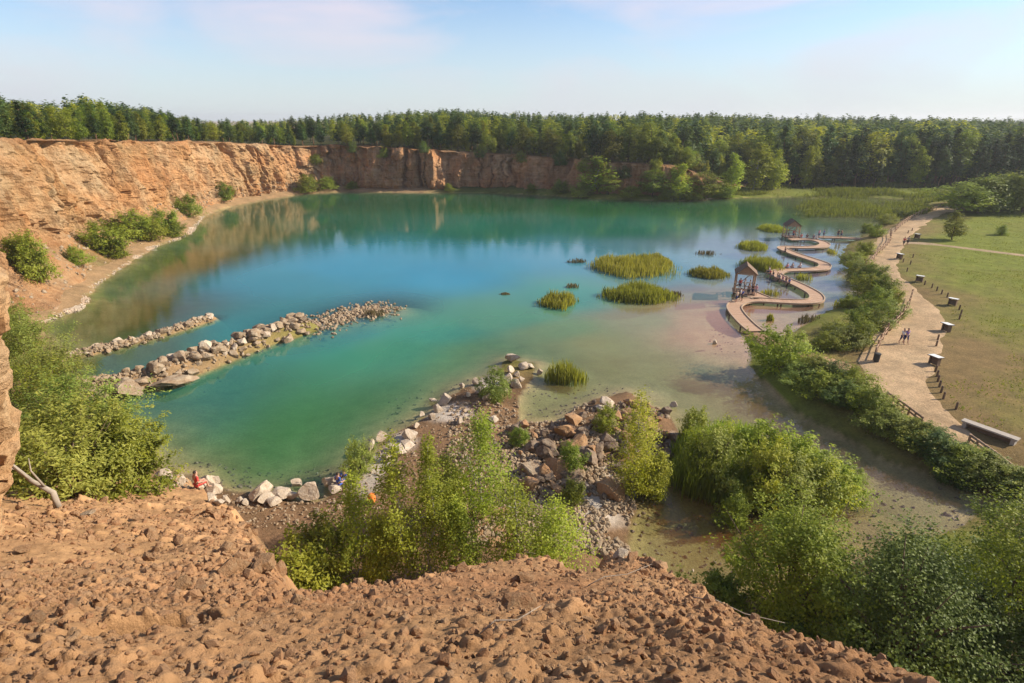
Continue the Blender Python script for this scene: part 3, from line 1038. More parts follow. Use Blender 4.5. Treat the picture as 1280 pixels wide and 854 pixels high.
def make_plant(name, env, H, W, t0, nclump, per, leaf, mat, bark, seed, trunk_r=0.1, stems=1, elong=1.6, hang=0.0, spread=0.09, limbs=14, up=0.85, sides=6, lump=1.0):
    """returns (trunk mesh, crown mesh); crown fills t0..1 of the height inside an uneven envelope"""
    r = np.random.default_rng(seed)
    random.seed(seed)
    E = ENV[env]
    t = r.uniform(0, 1, nclump * 3)
    keep = r.uniform(0, 1, nclump * 3) < (E(t) * 0.85 + 0.15)
    t = t[keep][:nclump]
    th = r.uniform(0, 2 * math.pi, len(t))
    rad = np.sqrt(r.uniform(0.10, 1.0, len(t)))
    lob = 1 + lump * fbm(np.cos(th) * 1.4 + seed, np.sin(th) * 1.4, t * 3.0 * max(1, H / (W + .01)) * 0.5, seed, 3)
    R = E(t) * W / 2 * rad * lob
    z = H * (t0 + (1 - t0) * t)
    if env == 'pine':
        z = z + R * 0.12
    lean = np.stack([fbm(z * 0.25, seed, 0, seed, 2) * 0.05 * H, fbm(z * 0.25, seed + 9, 0, seed + 3, 2) * 0.05 * H], 1)
    C = np.stack([np.cos(th) * R + lean[:, 0], np.sin(th) * R + lean[:, 1], z], 1)
    sg = spread * W * r.uniform(0.7, 1.4, len(C))
    if env == 'bush':
        up_ = np.argsort(-(C[:, 2] / H + 0.5 * np.hypot(C[:, 0], C[:, 1]) / W))[:int(len(C) * 0.45)]
        sh = C[r.choice(up_, int(len(C) * 0.22))]
        dirs = np.stack([sh[:, 0] / W, sh[:, 1] / W, np.full(len(sh), 0.55)], 1) + r.normal(size=sh.shape) * 0.12
        dirs /= np.linalg.norm(dirs, axis=1)[:, None]
        ext = [sh + dirs * (H * q * r.uniform(0.5, 1.3, len(sh)))[:, None] for q in (0.08, 0.16, 0.25)]
        C = np.concatenate([C] + ext)
        sg = np.concatenate([sg, spread * W * 0.55 * np.ones(3 * len(sh))])
    k = np.repeat(np.arange(len(C)), per)
    if env == 'bush':
        n_old = len(C) - 3 * len(sh)
        k = k[(k < n_old) | (r.uniform(0, 1, len(k)) < 0.33)]
    off = r.normal(size=(len(k), 3)) * sg[k][:, None]
    off[:, 2] *= 0.65 if hang == 0 else 1.25
    P = C[k] + off
    P[:, 2] = np.where(P[:, 2] < 0.03 * H, 0.03 * H + np.abs(P[:, 2]) * 0.2, P[:, 2])
    v, f = leaf_mesh(name, P, np.full(len(P), leaf), mat, r, np.array([0, 0, H * (t0 + (1 - t0) * 0.4)]), elong, up, 0.65, hang)
    ct = r.uniform(0.0, 1.0, len(C))
    tint = np.clip(0.65 * ct[k] + 0.35 * r.uniform(0, 1, len(k)), 0, 1)
    crown = finish_leaves(name + '_crown', v, f, tint, mat)
    mb = MB()
    pick = r.permutation(len(C))[:limbs]
    if stems == 1:
        hs = np.linspace(0, 0.97 * H, 9)
        px_ = [fbm(h * 0.25, seed, 0, seed, 2) * 0.05 * H for h in hs]
        py_ = [fbm(h * 0.25, seed + 9, 0, seed + 3, 2) * 0.05 * H for h in hs]
        px_[0] = py_[0] = 0
        mb.tube([(float(a), float(b), float(h) - (0.3 if i == 0 else 0)) for i, (a, b, h) in enumerate(zip(px_, py_, hs))],
                [trunk_r * (1.15 - 1.0 * h / H) for h in hs], sides)
        for i in pick:
            c = C[i]
            h0 = max(0.12 * H, c[2] - (0.9 if env != 'pine' else 0.15) * math.hypot(c[0], c[1]))
            j = min(8, h0 / (0.97 * H) * 8)
            b0 = Vector((float(np.interp(j, range(9), px_)), float(np.interp(j, range(9), py_)), h0))
            e = Vector(c.tolist())
            m = b0.lerp(e, 0.5) + Vector((0, 0, 0.06 * (e - b0).length))
            mb.tube([b0, m, e], [trunk_r * 0.38 * (1 - 0.6 * h0 / H), trunk_r * 0.22, trunk_r * 0.06], 5)
    else:
        for i in pick[:max(stems, 3)]:
            c = Vector(C[i].tolist())
            b0 = Vector((c.x * 0.08, c.y * 0.08, -0.25))
            m = b0.lerp(c, 0.5) + Vector((-c.x * 0.12, -c.y * 0.12, 0.12 * H))
            mb.tube([b0, m, c], [trunk_r, trunk_r * 0.7, trunk_r * 0.15], 5)
        for i in pick[stems:]:
            c = Vector(C[i].tolist())
            b0 = Vector((c.x * 0.35, c.y * 0.35, c.z * 0.45))
            mb.tube([b0, c], [trunk_r * 0.5, trunk_r * 0.12], 4)
    trunk = mb.mesh(name + '_trunk', bark, True)
    return trunk, crown


def plant(name, meshes, label, cat, loc, s=1.0, sz=None, rz=None, group=None, names=('trunk', 'crown')):
    o = thing(name, label, cat, loc, random.uniform(0, 6.28) if rz is None else rz, group)
    o.scale = (s, s, sz if sz is not None else s)
    obj(names[0], meshes[0], o)
    obj(names[1], meshes[1], o)
    return o


# ---- stock of kinds
PINE = [make_plant('pine', 'pine', 13, w_, t_, 170, 16, 0.28, M['fol_pine'], M['pine_bark'], 300 + i, 0.17, 1, 1.8, 0, 0.055, 14) for i, (w_, t_) in enumerate([(4.2, 0.12), (5.6, 0.28), (4.8, 0.2), (6.2, 0.36)])]
DECID = [make_plant('leafy', e, 12, w, t0, 190, 18, 0.28, M['fol_forest'], M['bark'], 320 + i, 0.17, 1, 1.5, 0, 0.062, 14)
         for i, (e, w, t0) in enumerate([('round', 6.4, 0.16), ('birch', 5.2, 0.10), ('poplar', 4.4, 0.08), ('round', 7.2, 0.2)])]
PALE = [make_plant('pale', e, 12, w, 0.05, 190, 15, 0.32, M['fol_birch'], M['birch_bark'], 330 + i, 0.15, 1, 1.4, 0, 0.085, 14) for i, (e, w) in enumerate([('birch', 5.2), ('poplar', 4.4)])]
BUSH = [make_plant('bush', 'bush', 3.0, 4.2, 0.0, 150, 30, 0.11, M['fol_bush'], M['bark'], 340 + i, 0.05, 7, 1.8, 0, 0.060, 16) for i in range(3)]
WILLOW = [make_plant('willow', 'bush', 3.2, 4.2, 0.0, 150, 32, 0.095, M['fol_willow'], M['bark'], 350 + i, 0.05, 7, 2.6, 0, 0.058, 16) for i in range(3)]
BRIGHT = [make_plant('bright', 'bush', 3.2, 4.2, 0.0, 160, 32, 0.10, M['fol_birch'], M['bark'], 380 + i, 0.05, 7, 2.4, 0, 0.058, 16, up=0.8) for i in range(2)]
DARKB = [make_plant('darkbush', 'bush', 4.0, 4.2, 0.0, 200, 30, 0.115, M['fol_dark'], M['bark'], 360 + i, 0.06, 6, 1.6, 0, 0.060, 16) for i in range(2)]

# ---------------------------------------------------------------- the forest
TOPX = [-400, 0, 60, 110, 150, 200, 240, 300, 400, 480, 560, 620, 700, 800, 900, 1000, 1280, 1700]
TOPY = [112, 116, 122, 114, 124, 134, 146, 148, 143, 140, 133, 135, 138, 140, 140, 142, 147, 148]


def max_h(x, y, z):
    """tallest growth at this spot, from the skyline of the wood"""
    px = 640 + FPX * x / (y * CP + (CAMZ - z - 8) * SP)
    d = ray(640, np.interp(px, TOPX, TOPY) + 4.5 * float(fbm(np.array([px * 0.035]), np.array([y * 0.02]), 0, 7, 3)[0]))
    return CAMZ + d.z / d.y * y - z


def pick_forest(r):
    u = r.uniform()
    return ('pine', PINE[r.integers(4)]) if u < 0.42 else ('leafy', DECID[r.integers(4)])


fr_ = np.random.default_rng(41)
taken = []


def free(x, y, d):
    for a, b in taken:
        if (a - x) ** 2 + (b - y) ** 2 < d * d:
            return False
    taken.append((x, y))
    return True


FL = {'pine': 'dark green pine standing in the forest beyond the quarry lake', 'leafy': 'yellow green broadleaf tree standing in the forest beyond the quarry lake'}
FLL = {'pine': 'dark pine standing in the row behind the rim of the sunlit left cliff', 'leafy': 'green leafy tree standing in the row behind the rim of the sunlit left cliff'}
FLR = {'pine': 'dark pine at the front edge of the forest behind the grassy park', 'leafy': 'pale leafy tree at the front edge of the forest behind the grassy park'}
count = 0
s_lo = 0.30
for band, dmin, tries in (((2.6, 6), 2.9, 620), ((5, 11), 3.3, 500), ((11, 20), 3.6, 360)):
    for _ in range(tries):
        sf = fr_.uniform(s_lo, 0.985)
        p = plateau(sf, fr_.uniform(*band))
        a = p[0] / max(p[1], 1)
        if abs(a) > 1.15 or p[1] < 62 or count >= 205 or not free(p[0], p[1], dmin):
            continue
        kind, ms = pick_forest(fr_)
        left = sf < 0.62 and p[0] < -66 and p[1] < 190
        hgt = (fr_.uniform(0.5, 0.95) if left else fr_.uniform(0.6, 1.2)) * (0.72 if band[0] < 3 else 1.0)
        hgt = max(min(hgt, max_h(p[0], p[1], p[2]) / 13.0 * fr_.uniform(0.68, 0.97)), 0.3)
        plant('pine_tree' if kind == 'pine' else 'leafy_tree', ms, (FLL if left else FL)[kind], 'tree', (p[0], p[1], p[2] - 0.2), max(hgt * fr_.uniform(0.95, 1.35), 0.5), hgt,
              group='%s trees %s' % (kind, 'above the left cliff' if left else 'of the forest behind the lake'))
        count += 1
c2 = 0
for _ in range(900):
    px = fr_.uniform(880, 1310)
    y0 = at(px, 239, 0).y
    y = y0 + fr_.uniform(0, 16) ** 1.0
    x = (px - 640) / FPX * (y * CP + 22 * SP)
    if c2 >= 85 or not free(x, y, 3.9):
        continue
    kind, ms = pick_forest(fr_)
    if px > 1000 and fr_.uniform() < 0.5:
        kind, ms = 'pine', PINE[fr_.integers(4)]
    hgt = fr_.uniform(1.25, 1.7) * (0.7 if y - y0 < 4 else 1.0)
    hgt = min(hgt, max_h(x, y, gz(x, y)) / 13.2 * fr_.uniform(0.75, 0.98))
    plant('pine_tree' if kind == 'pine' else 'leafy_tree', ms, FLR[kind], 'tree', (x, y, gz(x, y) - 0.2), hgt * fr_.uniform(0.85, 1.2), hgt, group='%s trees at the forest edge behind the park' % kind)
    c2 += 1

# the far wood: one mass
pool = []
for ms, mi in [(m_, 0) for m_ in PINE] + [(m_, 1) for m_ in DECID]:
    me = ms[1]
    n = len(me.vertices)
    co = np.empty(n * 3, np.float32)
    me.vertices.foreach_get('co', co)
    tn = np.empty(n, np.float32)
    me.attributes['tint'].data.foreach_get('value', tn)
    q = co.reshape(-1, 4, 3)
    sel = np.random.default_rng(mi).permutation(len(q))[:520]
    c_ = q[sel].mean(1, keepdims=True)
    pool.append(((c_ + (q[sel] - c_) * 1.75), tn.reshape(-1, 4)[sel], mi))
spots = []
for _ in range(5200):
    sf, b = fr_.uniform(s_lo, 0.99), 16 + 270 * fr_.uniform() ** 1.5
    p = plateau(sf, b)
    if abs(p[0]) < 1.15 * p[1] + 15 and p[1] > 60 and p[1] < 620 and free(p[0], p[1], 4.2 + b * 0.012):
        spots.append((p[0], p[1], p[2]))
    if len(spots) > 1300:
        break
m_ = 0
for _ in range(4000):
    y = 232 + 360 * fr_.uniform() ** 1.5
    x = fr_.uniform(60, 1.0 * y + 20)
    if free(x, y, 4.4 + (y - 230) * 0.012):
        spots.append((x, y, gz(x, y)))
        m_ += 1
    if m_ > 1100:
        break
vv, tt_, mm = [], [], []
for (x, y, z) in spots:
    k = fr_.integers(4) if fr_.uniform() < 0.6 else 4 + fr_.integers(4)
    q, tn, mi = pool[k]
    low = x > 60
    mh = max_h(x, y, z) / 13.0
    s = min(fr_.uniform(0.85, 1.2) * (1.5 if low else 1.05), max(mh, 0.35) * fr_.uniform(0.82, 1.0))
    a = fr_.uniform(0, 6.28)
    R = np.array([[math.cos(a), -math.sin(a), 0], [math.sin(a), math.cos(a), 0], [0, 0, 1 / 1.16]]) * s * 1.16
    vv.append(q.reshape(-1, 3) @ R.T + np.array([x, y, z - 0.3]))
    tt_.append(np.clip(tn.reshape(-1) * 0.6 + fr_.uniform(-0.45, 0.6), 0, 1))
    mm.append(np.full(len(q), mi))
V = np.concatenate(vv)
wood = mesh_np('forest', V, np.arange(len(V)).reshape(-1, 4), M['fol_pine'], False, {'tint': np.concatenate(tt_)})
wood.materials.append(M['fol_forest'])
wood.polygons.foreach_set('material_index', np.concatenate(mm).astype(np.int32))
fo = obj('forest', wood)
tag(fo, 'deep mass of mixed pine and leafy forest reaching the horizon', 'forest', kind='stuff')


# ---------------------------------------------------------------- single trees and bushes, each on the real ground
def at_px(px, py, zg=None):
    p = at(px, py, zg) if zg is not None else hit(px, py)
    return p


def zc_of(p):
    return p.y * CP + (CAMZ - p.z) * SP


def size_from(p, wpx, top_py):
    """real width and height of something at ground point p, seen wpx wide and reaching image row top_py"""
    w = wpx / FPX * zc_of(p)
    d = ray(640, top_py)
    h = CAMZ + d.z / d.y * p.y - p.z
    return w, max(h, 0.4)


def put(name, stock, baseWH, px, py, wpx, top, label, cat, group=None, zg=None, names=('stems', 'foliage'), hmul=1.0):
    p = at_px(px, py, zg)
    p.z = max(gz(p.x, p.y), -0.1) if zg is None or zg < 3 else p.z
    w, h = size_from(p, wpx, top)
    hmul = hmul * (0.86 if cat == 'bush' else 1.0)
    return plant(name, stock, label, cat, p, w / baseWH[1], h * hmul / baseWH[0], group=group, names=names)


# near birches in front of the rubble edge
def birch(seed, H, W, px, py, zg, label, per=21, nclump=300, leaf=0.08, t0=0.06, group='slender birches below the rubble edge'):
    ms = make_plant('birch', 'birch', H, W * 0.92, t0, nclump, per, leaf, M['fol_birch'], M['birch_bark'], seed, 0.075, 1, 1.6, 0.35, 0.055, 26, up=0.7, lump=1.5)
    p = at(px, py, zg)
    p.z = gz(p.x, p.y)
    return plant('birch_tree', ms, label, 'tree', p, 1.0, rz=0, group=group)


birch(501, 6.6, 3.3, 452, 712, 1.8, 'slim yellow green birch at the left end of the birches below the rubble edge')
birch(502, 9.0, 3.0, 503, 718, 1.8, 'tall birch with a white trunk, second from the left below the rubble edge', nclump=330)
birch(503, 8.6, 2.9, 540, 712, 1.8, 'tall narrow birch behind the two front birches, its top nearest the brown spit', nclump=320)
birch(504, 5.2, 2.6, 572, 712, 1.8, 'short birch just left of the bare rubble gully')
birch(505, 7.4, 4.2, 605, 640, 1.5, 'broad bright birch standing in front of the dark boulders', nclump=360)
birch(506, 4.2, 3.0, 560, 640, 1.4, 'small birch between the tall birches and the brown mud spit')
birch(507, 8.0, 3.6, 797, 600, 1.4, 'upright poplar like tree standing alone at the tip of the rocky point', nclump=380)
birch(508, 6.3, 4.6, 645, 712, 1.9, 'low bushy birch on the left of the pair under the middle of the rubble edge', nclump=300)
birch(509, 5.0, 4.6, 688, 706, 1.9, 'low bushy birch on the right of the pair under the middle of the rubble edge', nclump=300)
birch(510, 4.0, 2.4, 480, 716, 1.8, 'young birch squeezed between the two left birches')
birch(511, 3.6, 2.6, 820, 600, 1.2, 'young sapling beside the lone upright tree on the rocky point')

NB = (3.0, 4.2)
put('bush', BRIGHT[0], (3.2, 4.2), 372, 742, 92, 668, 'bright yellow green bush in the gap between the scree and the rubble edge', 'bush', zg=2.0)
put('bush', BUSH[1], NB, 408, 722, 80, 650, 'dull olive bush behind the bright one beside the scree', 'bush', zg=2.0)
put('bush', BUSH[1], NB, 712, 590, 40, 556, 'round green bush growing among the dark boulders', 'bush')
put('bush', BUSH[2], NB, 716, 628, 34, 598, 'small bush below the round one among the dark boulders', 'bush')
put('bush', WILLOW[0], (3.2, 4.2), 618, 497, 40, 460, 'pale grey green bush at the tip of the brown mud spit', 'bush')
put('bush', WILLOW[1], (3.2, 4.2), 450, 590, 34, 545, 'pale thin bush on the white gravel by the near shore', 'bush')
put('bush', BUSH[0], NB, 650, 556, 26, 534, 'green shrub between the broad birch and the brown mud', 'bush')
put('bush', BUSH[1], NB, 755, 540, 30, 505, 'green shrub just left of the lone upright tree', 'bush')

# willow thicket standing in the shallows
TH = [(868, 590, 62, 512), (890, 612, 70, 522), (918, 626, 74, 535), (950, 636, 78, 548), (985, 640, 80, 560), (1015, 640, 72, 575), (1045, 628, 62, 585), (905, 585, 80, 510), (945, 600, 86, 526),
      (985, 612, 84, 545), (1020, 618, 70, 566), (862, 565, 46, 512), (1060, 612, 36, 588)]
for i, (px, py, w, t) in enumerate(TH):
    if i in (0, 2, 7):
        continue
    put('willow_bush', (BRIGHT[i % 2] if i % 3 != 1 else WILLOW[i % 3]), (3.2, 4.2), px, py - 10, w * 0.92, t - 10 + 0.14 * (py - t), 'green willow bush of the long thicket standing in the shallow water', 'bush', 'willow thicket in the shallow water', zg=0.0)
put('bush', BUSH[2], NB, 918, 655, 40, 612, 'reddish footed small bush in front of the willow thicket', 'bush', zg=0.0)

# lower right trees, seen from above
def big(seed, env, H, W, px, py, zg, mat, bark, label, cat='tree', leaf=0.085, n=420, per=36, t0=0.08, stems=1, elong=1.5, name='leafy_tree', names=('trunk', 'crown'), group=None):
    ms = make_plant('near', env, H, W, t0, n, per, leaf, mat, bark, seed, 0.11, stems, elong, 0, 0.05, 30, up=0.8)
    p = at(px, py, zg)
    p.z = gz(p.x, p.y)
    return plant(name, ms, label, cat, p, 1.0, rz=0, names=names, group=group)


big(601, 'bush', 6.4, 5.6, 985, 752, 2.0, M['fol_birch'], M['bark'], 'broad yellow green willow tree standing by the pond below the rubble edge', n=520, stems=6, elong=1.9)
big(602, 'bush', 6.6, 6.2, 1118, 812, 2.2, M['fol_dark'], M['bark'], 'round dark leafed tree below the rubble edge, right of the yellow green willow', n=520, stems=5)
big(603, 'round', 8.6, 6.6, 1248, 800, 2.2, M['fol_bush'], M['bark'], 'tall open tree with a dark leaning trunk in the lower right corner', n=330, t0=0.3)
big(604, 'bush', 3.6, 4.2, 1205, 800, 2.2, M['fol_dark'], M['bark'], 'low dark shrub between the round dark tree and the corner tree', 'bush', name='bush', names=('stems', 'foliage'), stems=5, n=260)
big(605, 'bush', 2.8, 3.6, 1050, 790, 2.2, M['fol_dark'], M['bark'], 'low dark shrub at the foot of the yellow green willow', 'bush', name='bush', names=('stems', 'foliage'), stems=5, n=220)
big(606, 'bush', 2.6, 3.0, 900, 748, 1.8, M['fol_bush'], M['bark'], 'low green shrub peeking over the rubble edge beside the brown pond', 'bush', name='bush', names=('stems', 'foliage'), stems=5, n=200)
big(607, 'bush', 4.4, 4.6, 1275, 705, 1.8, M['fol_dark'], M['bark'], 'dark shrub behind the corner tree at the pond end', 'bush', name='bush', names=('stems', 'foliage'), stems=5, n=260)
big(608, 'bush', 3.4, 4.6, 1290, 845, 2.4, M['fol_dark'], M['bark'], 'dark shrub under the corner tree', 'bush', name='bush', names=('stems', 'foliage'), stems=5, n=260)
big(609, 'bush', 2.0, 3.2, 1175, 850, 2.4, M['fol_bush'], M['bark'], 'low green shrub in the shade at the end of the rubble edge', 'bush', name='bush', names=('stems', 'foliage'), stems=5, n=160)
big(610, 'bush', 3.0, 4.0, 1165, 735, 2.0, M['fol_dark'], M['bark'], 'dark shrub between the pond and the round dark tree', 'bush', name='bush', names=('stems', 'foliage'), stems=5, n=220)

# bushes along the right bank
BK = [(972, 458, 62, 408), (1000, 474, 56, 440), (1030, 492, 60, 455), (1058, 506, 56, 465), (1082, 520, 58, 468), (1108, 540, 60, 492), (1140, 556, 66, 505), (1170, 572, 66, 520), (1200, 588, 66, 532),
      (1232, 600, 64, 548), (1262, 612, 64, 566), (1040, 478, 50, 440), (1066, 490, 54, 448), (1094, 516, 52, 480), (1128, 536, 52, 508), (1158, 552, 52, 514), (1215, 578, 50, 548), (1015, 470, 44, 432),
      (1285, 622, 60, 575), (1190, 600, 50, 556)]
BKL = {0: 'round bright green bush beside the landward end of the boardwalk'}
for i, (px, py, w, t) in enumerate(BK):
    st, b = ((BRIGHT[0], (3.2, 4.2)) if i == 0 else (BUSH[i % 3], NB) if i % 4 in (0, 2) else (WILLOW[i % 3], (3.2, 4.2)) if i % 4 == 1 else (DARKB[i % 2], (4.0, 4.2)))
    k_ = 1.0 if i == 0 else 0.58 if px > 1090 else 0.72
    put('bush', st, b, px, py, w * (1 if i == 0 else 0.95), py + (t - py) * k_, BKL.get(i, '%s bush in the hedge between the sandy path and the pond' % ('bright green' if i % 4 in (0, 2) else 'silvery' if i % 4 == 1 else 'dark green')), 'bush',
        None if i == 0 else '%s bushes along the pond bank' % ('green' if i % 4 in (0, 2) else 'silvery' if i % 4 == 1 else 'dark'))
UP = [(1036, 436, 44, 412), (1060, 432, 54, 402), (1080, 428, 46, 392), (1098, 412, 46, 384), (1116, 396, 40, 368), (1100, 384, 44, 352), (1086, 368, 44, 336), (1076, 350, 40, 318), (1096, 350, 40, 324), (1110, 366, 38, 340),
      (1070, 332, 34, 310), (1086, 318, 32, 298), (1078, 408, 44, 380), (1050, 416, 36, 398), (1122, 378, 30, 356), (1098, 296, 26, 278), (1112, 280, 26, 264), (1088, 290, 24, 277), (1064, 384, 30, 366), (1126, 272, 22, 258)]
for i, (px, py, w, t) in enumerate(UP):
    st, b = ((BUSH[i % 3], NB) if i % 3 != 1 else (WILLOW[i % 3], (3.2, 4.2)))
    put('bush', st, b, px - 4, py, w * 0.85, py + (t - py) * 0.85, '%s bush between the fenced path and the boardwalk' % ('silvery' if i % 3 == 1 else 'green'), 'bush', '%s bushes beside the boardwalk bay' % ('silvery' if i % 3 == 1 else 'green'))

# grove at the far side of the meadow
GV = [(1196, 268, 60, 228), (1222, 266, 54, 222), (1250, 264, 56, 218), (1278, 266, 56, 212), (1236, 258, 50, 222), (1205, 256, 44, 232), (1300, 262, 60, 214), (1268, 256, 50, 220)]
GVM = make_plant('grove', 'round', 8.0, 7.5, 0.12, 260, 18, 0.26, M['fol_willow'], M['bark'], 371, 0.16, 1, 1.9, 0, 0.085, 14)
for i, (px, py, w, t) in enumerate(GV):
    put('willow_tree', GVM if i % 3 else DECID[3], (8.0, 7.5) if i % 3 else (12, 7.2), px, py, w, t, '%s tree in the grove at the far side of the meadow' % ('silvery willow' if i % 3 else 'green leafy'), 'tree',
        '%s grove trees beyond the meadow' % ('silvery' if i % 3 else 'green'), zg=1.6, names=('trunk', 'crown'))
put('leafy_tree', DECID[1], (12, 5.2), 1190, 300, 26, 264, 'small young tree standing alone in front of the grove', 'tree', zg=1.6, names=('trunk', 'crown'))
put('bush', BUSH[1], NB, 1252, 294, 15, 281, 'small round bush alone in the middle of the meadow', 'bush', zg=1.6)

# trees and bushes at the foot of the far wall
FT = [('birch', 745, 245, 40, 196, 'bright birch pair at the waterline of the far wall'), ('round', 815, 248, 36, 212, 'bushy tree at the foot of the far wall, right of the bright birch'),
      ('birch', 850, 249, 30, 205, 'light tree at the waterline in front of the rusty gap of the far wall'), ('round', 882, 248, 40, 214, 'wide tree at the right end of the far wall'),
      ('birch', 912, 245, 26, 192, 'tall pale tree at the corner of the lake where the wall ends'), ('poplar', 940, 242, 28, 178, 'tallest pale poplar at the far right corner of the lake'),
      ('birch', 965, 241, 26, 188, 'pale tree beside the tallest poplar at the far right corner'), ('round', 760, 246, 26, 218, 'short green tree right beside the bright birch of the far wall'),
      ('poplar', 1004, 238, 18, 182, 'slim pale tree standing out from the dark forest edge'), ('poplar', 1098, 236, 20, 184, 'slim bright tree in the middle of the dark forest edge')]
for kind, px, py, w, t, lb in FT:
    st, b = {'birch': (PALE[0], (12, 5.2)), 'round': (DECID[0], (12, 6.4)), 'poplar': (PALE[1], (12, 4.4))}[kind]
    p = at(px, py, 0.3)
    p.z = max(gz(p.x, p.y), 0.1)
    wm, hm = size_from(p, w, t)
    plant('leafy_tree', st, lb, 'tree', p, wm / b[1], hm / b[0])
CB = [(130, 314, 56, 282), (168, 298, 54, 268), (206, 290, 46, 264), (236, 270, 34, 246), (48, 352, 50, 300), (30, 330, 40, 296), (282, 250, 26, 230), (385, 240, 34, 222), (146, 322, 40, 300), (190, 300, 36, 276), (220, 296, 26, 278),
      (96, 330, 30, 310), (790, 246, 30, 234), (440, 236, 18, 228), (410, 236, 22, 222), (700, 242, 22, 226), (664, 240, 16, 231), (560, 238, 14, 230), (726, 246, 26, 230), (835, 250, 30, 238), (905, 247, 34, 234), (865, 250, 26, 240)]
for i, (px, py, w, t) in enumerate(CB):
    p = hit(px, py, (1, 0))
    wm, hm = size_from(p, w, t)
    hm = min(hm, wm * 1.1)
    left = px < 300
    plant('bush', BUSH[i % 3], '%s' % ('green bush growing on the scree at the foot of the sunlit left cliff' if left else 'green bush growing at the foot of the shaded far wall'), 'bush', p, wm / 4.2, hm / 3.0,
          group='bushes at the foot of the left cliff' if left else 'bushes at the foot of the far wall', names=('stems', 'foliage'))
# green patches clinging to the far wall's face
for i, (px, py, w) in enumerate([(395, 205, 16), (440, 190, 14), (480, 196, 16), (530, 190, 14), (652, 202, 16), (700, 206, 18), (730, 214, 20), (780, 222, 16), (820, 214, 20), (600, 196, 14), (845, 220, 18)]):
    p = hit(px, py, (1,))
    wm, _ = size_from(p, w, py - 10)
    plant('bush', (DARKB[i % 2] if i % 2 else BUSH[i % 3]), 'small %s bush clinging to the face of the shaded far wall' % ('dark' if i % 2 else 'green'), 'bush', (p.x, p.y, p.z - 0.3), wm / 4.2, group='%s bushes on the face of the far wall' % ('dark' if i % 2 else 'green'), names=('stems', 'foliage'))

# big willows on the left, under the near buttress
LB = [(45, 470, 90, 390, 'willow'), (75, 520, 100, 440, 'willow'), (40, 560, 110, 455, 'bush'), (110, 575, 120, 478, 'willow'), (160, 612, 90, 530, 'bush'), (95, 622, 120, 515, 'willow'), (40, 610, 90, 500, 'willow'), (150, 580, 80, 505, 'bush'), (20, 440, 60, 375, 'bush')]
LBL = ['upper willow bush of the left thicket, behind the rock spits', 'willow bush in the middle of the left thicket, nearest the long rock spit', 'green bush against the near rock buttress', 'pale leafed willow bush at the centre of the left thicket',
       'green bush at the right end of the left thicket above the shore', 'front willow bush of the left thicket beside the scree', 'willow bush over the dead branch at the rock buttress', 'green bush between the left thicket and the water', 'highest green bush of the left thicket beside the buttress']
for i, (px, py, w, t, kd) in enumerate(LB):
    p = hit(px, py, (0, 2))
    wm, hm = size_from(p, w, t)
    hm = min(hm, wm * 1.0)
    ms = make_plant('thicket', 'bush', hm, wm, 0.0, 260, 40, 0.085, M['fol_willow'] if kd == 'willow' else M['fol_bush'], M['bark'], 700 + i, 0.06, 7, 2.5, 0, 0.05, 22, up=0.8)
    plant('willow_bush' if kd == 'willow' else 'bush', ms, LBL[i], 'bush', p, 1.0, rz=0, names=('stems', 'foliage'))


# ---------------------------------------------------------------- reeds
def reed_mesh(name, n, rx, ry, h, mat, seed, width=0.06, lobes=0.35):
    r = np.random.default_rng(seed)
    a, q = r.uniform(0, 6.283, n), np.sqrt(r.uniform(0, 1, n)) * (1 + 0.16 * r.normal(size=n))
    lob = 1 + lobes * fbm(np.cos(a) * 1.3 + seed, np.sin(a) * 1.3, 0, seed, 2)
    x, y = np.cos(a) * q * rx * lob, np.sin(a) * q * ry * lob
    hh = h * r.uniform(0.4, 1.15, n) * np.clip(1 - 0.35 * q ** 2.5, 0.3, 1) * (1 + 0.4 * fbm(x * 0.8, y * 0.8, 0, seed + 4, 2))
    la = r.uniform(0, 6.283, n)
    ln = hh * r.uniform(0.02, 0.28, n)
    fa = r.uniform(0, 6.283, n)
    wx_, wy_ = np.cos(fa) * width * 0.5, np.sin(fa) * width * 0.5
    zr = np.full(n, -0.25)
    P0 = np.stack([x, y, zr], 1)
    P1 = np.stack([x + np.cos(la) * ln * 0.25, y + np.sin(la) * ln * 0.25, hh * 0.6], 1)
    P2 = np.stack([x + np.cos(la) * ln, y + np.sin(la) * ln, hh], 1)
    Wv = np.stack([wx_, wy_, wx_ * 0], 1)
    v = np.stack([P0 - Wv * 0.8, P0 + Wv * 0.8, P1 + Wv, P1 - Wv, P2 + Wv * 0.12, P2 - Wv * 0.12], 1).reshape(-1, 3)
    i = np.arange(n)[:, None] * 6
    f = np.concatenate([i + np.array([[0, 1, 2, 3]]), i + np.array([[3, 2, 4, 5]])], 0)
    t = np.repeat(np.clip(r.uniform(0, 1, n) * 0.7 + 0.3 * vnoise(x * 0.5, y * 0.5, 0, seed), 0, 1), 6)
    return mesh_np(name, v, f, mat, False, {'tint': t})


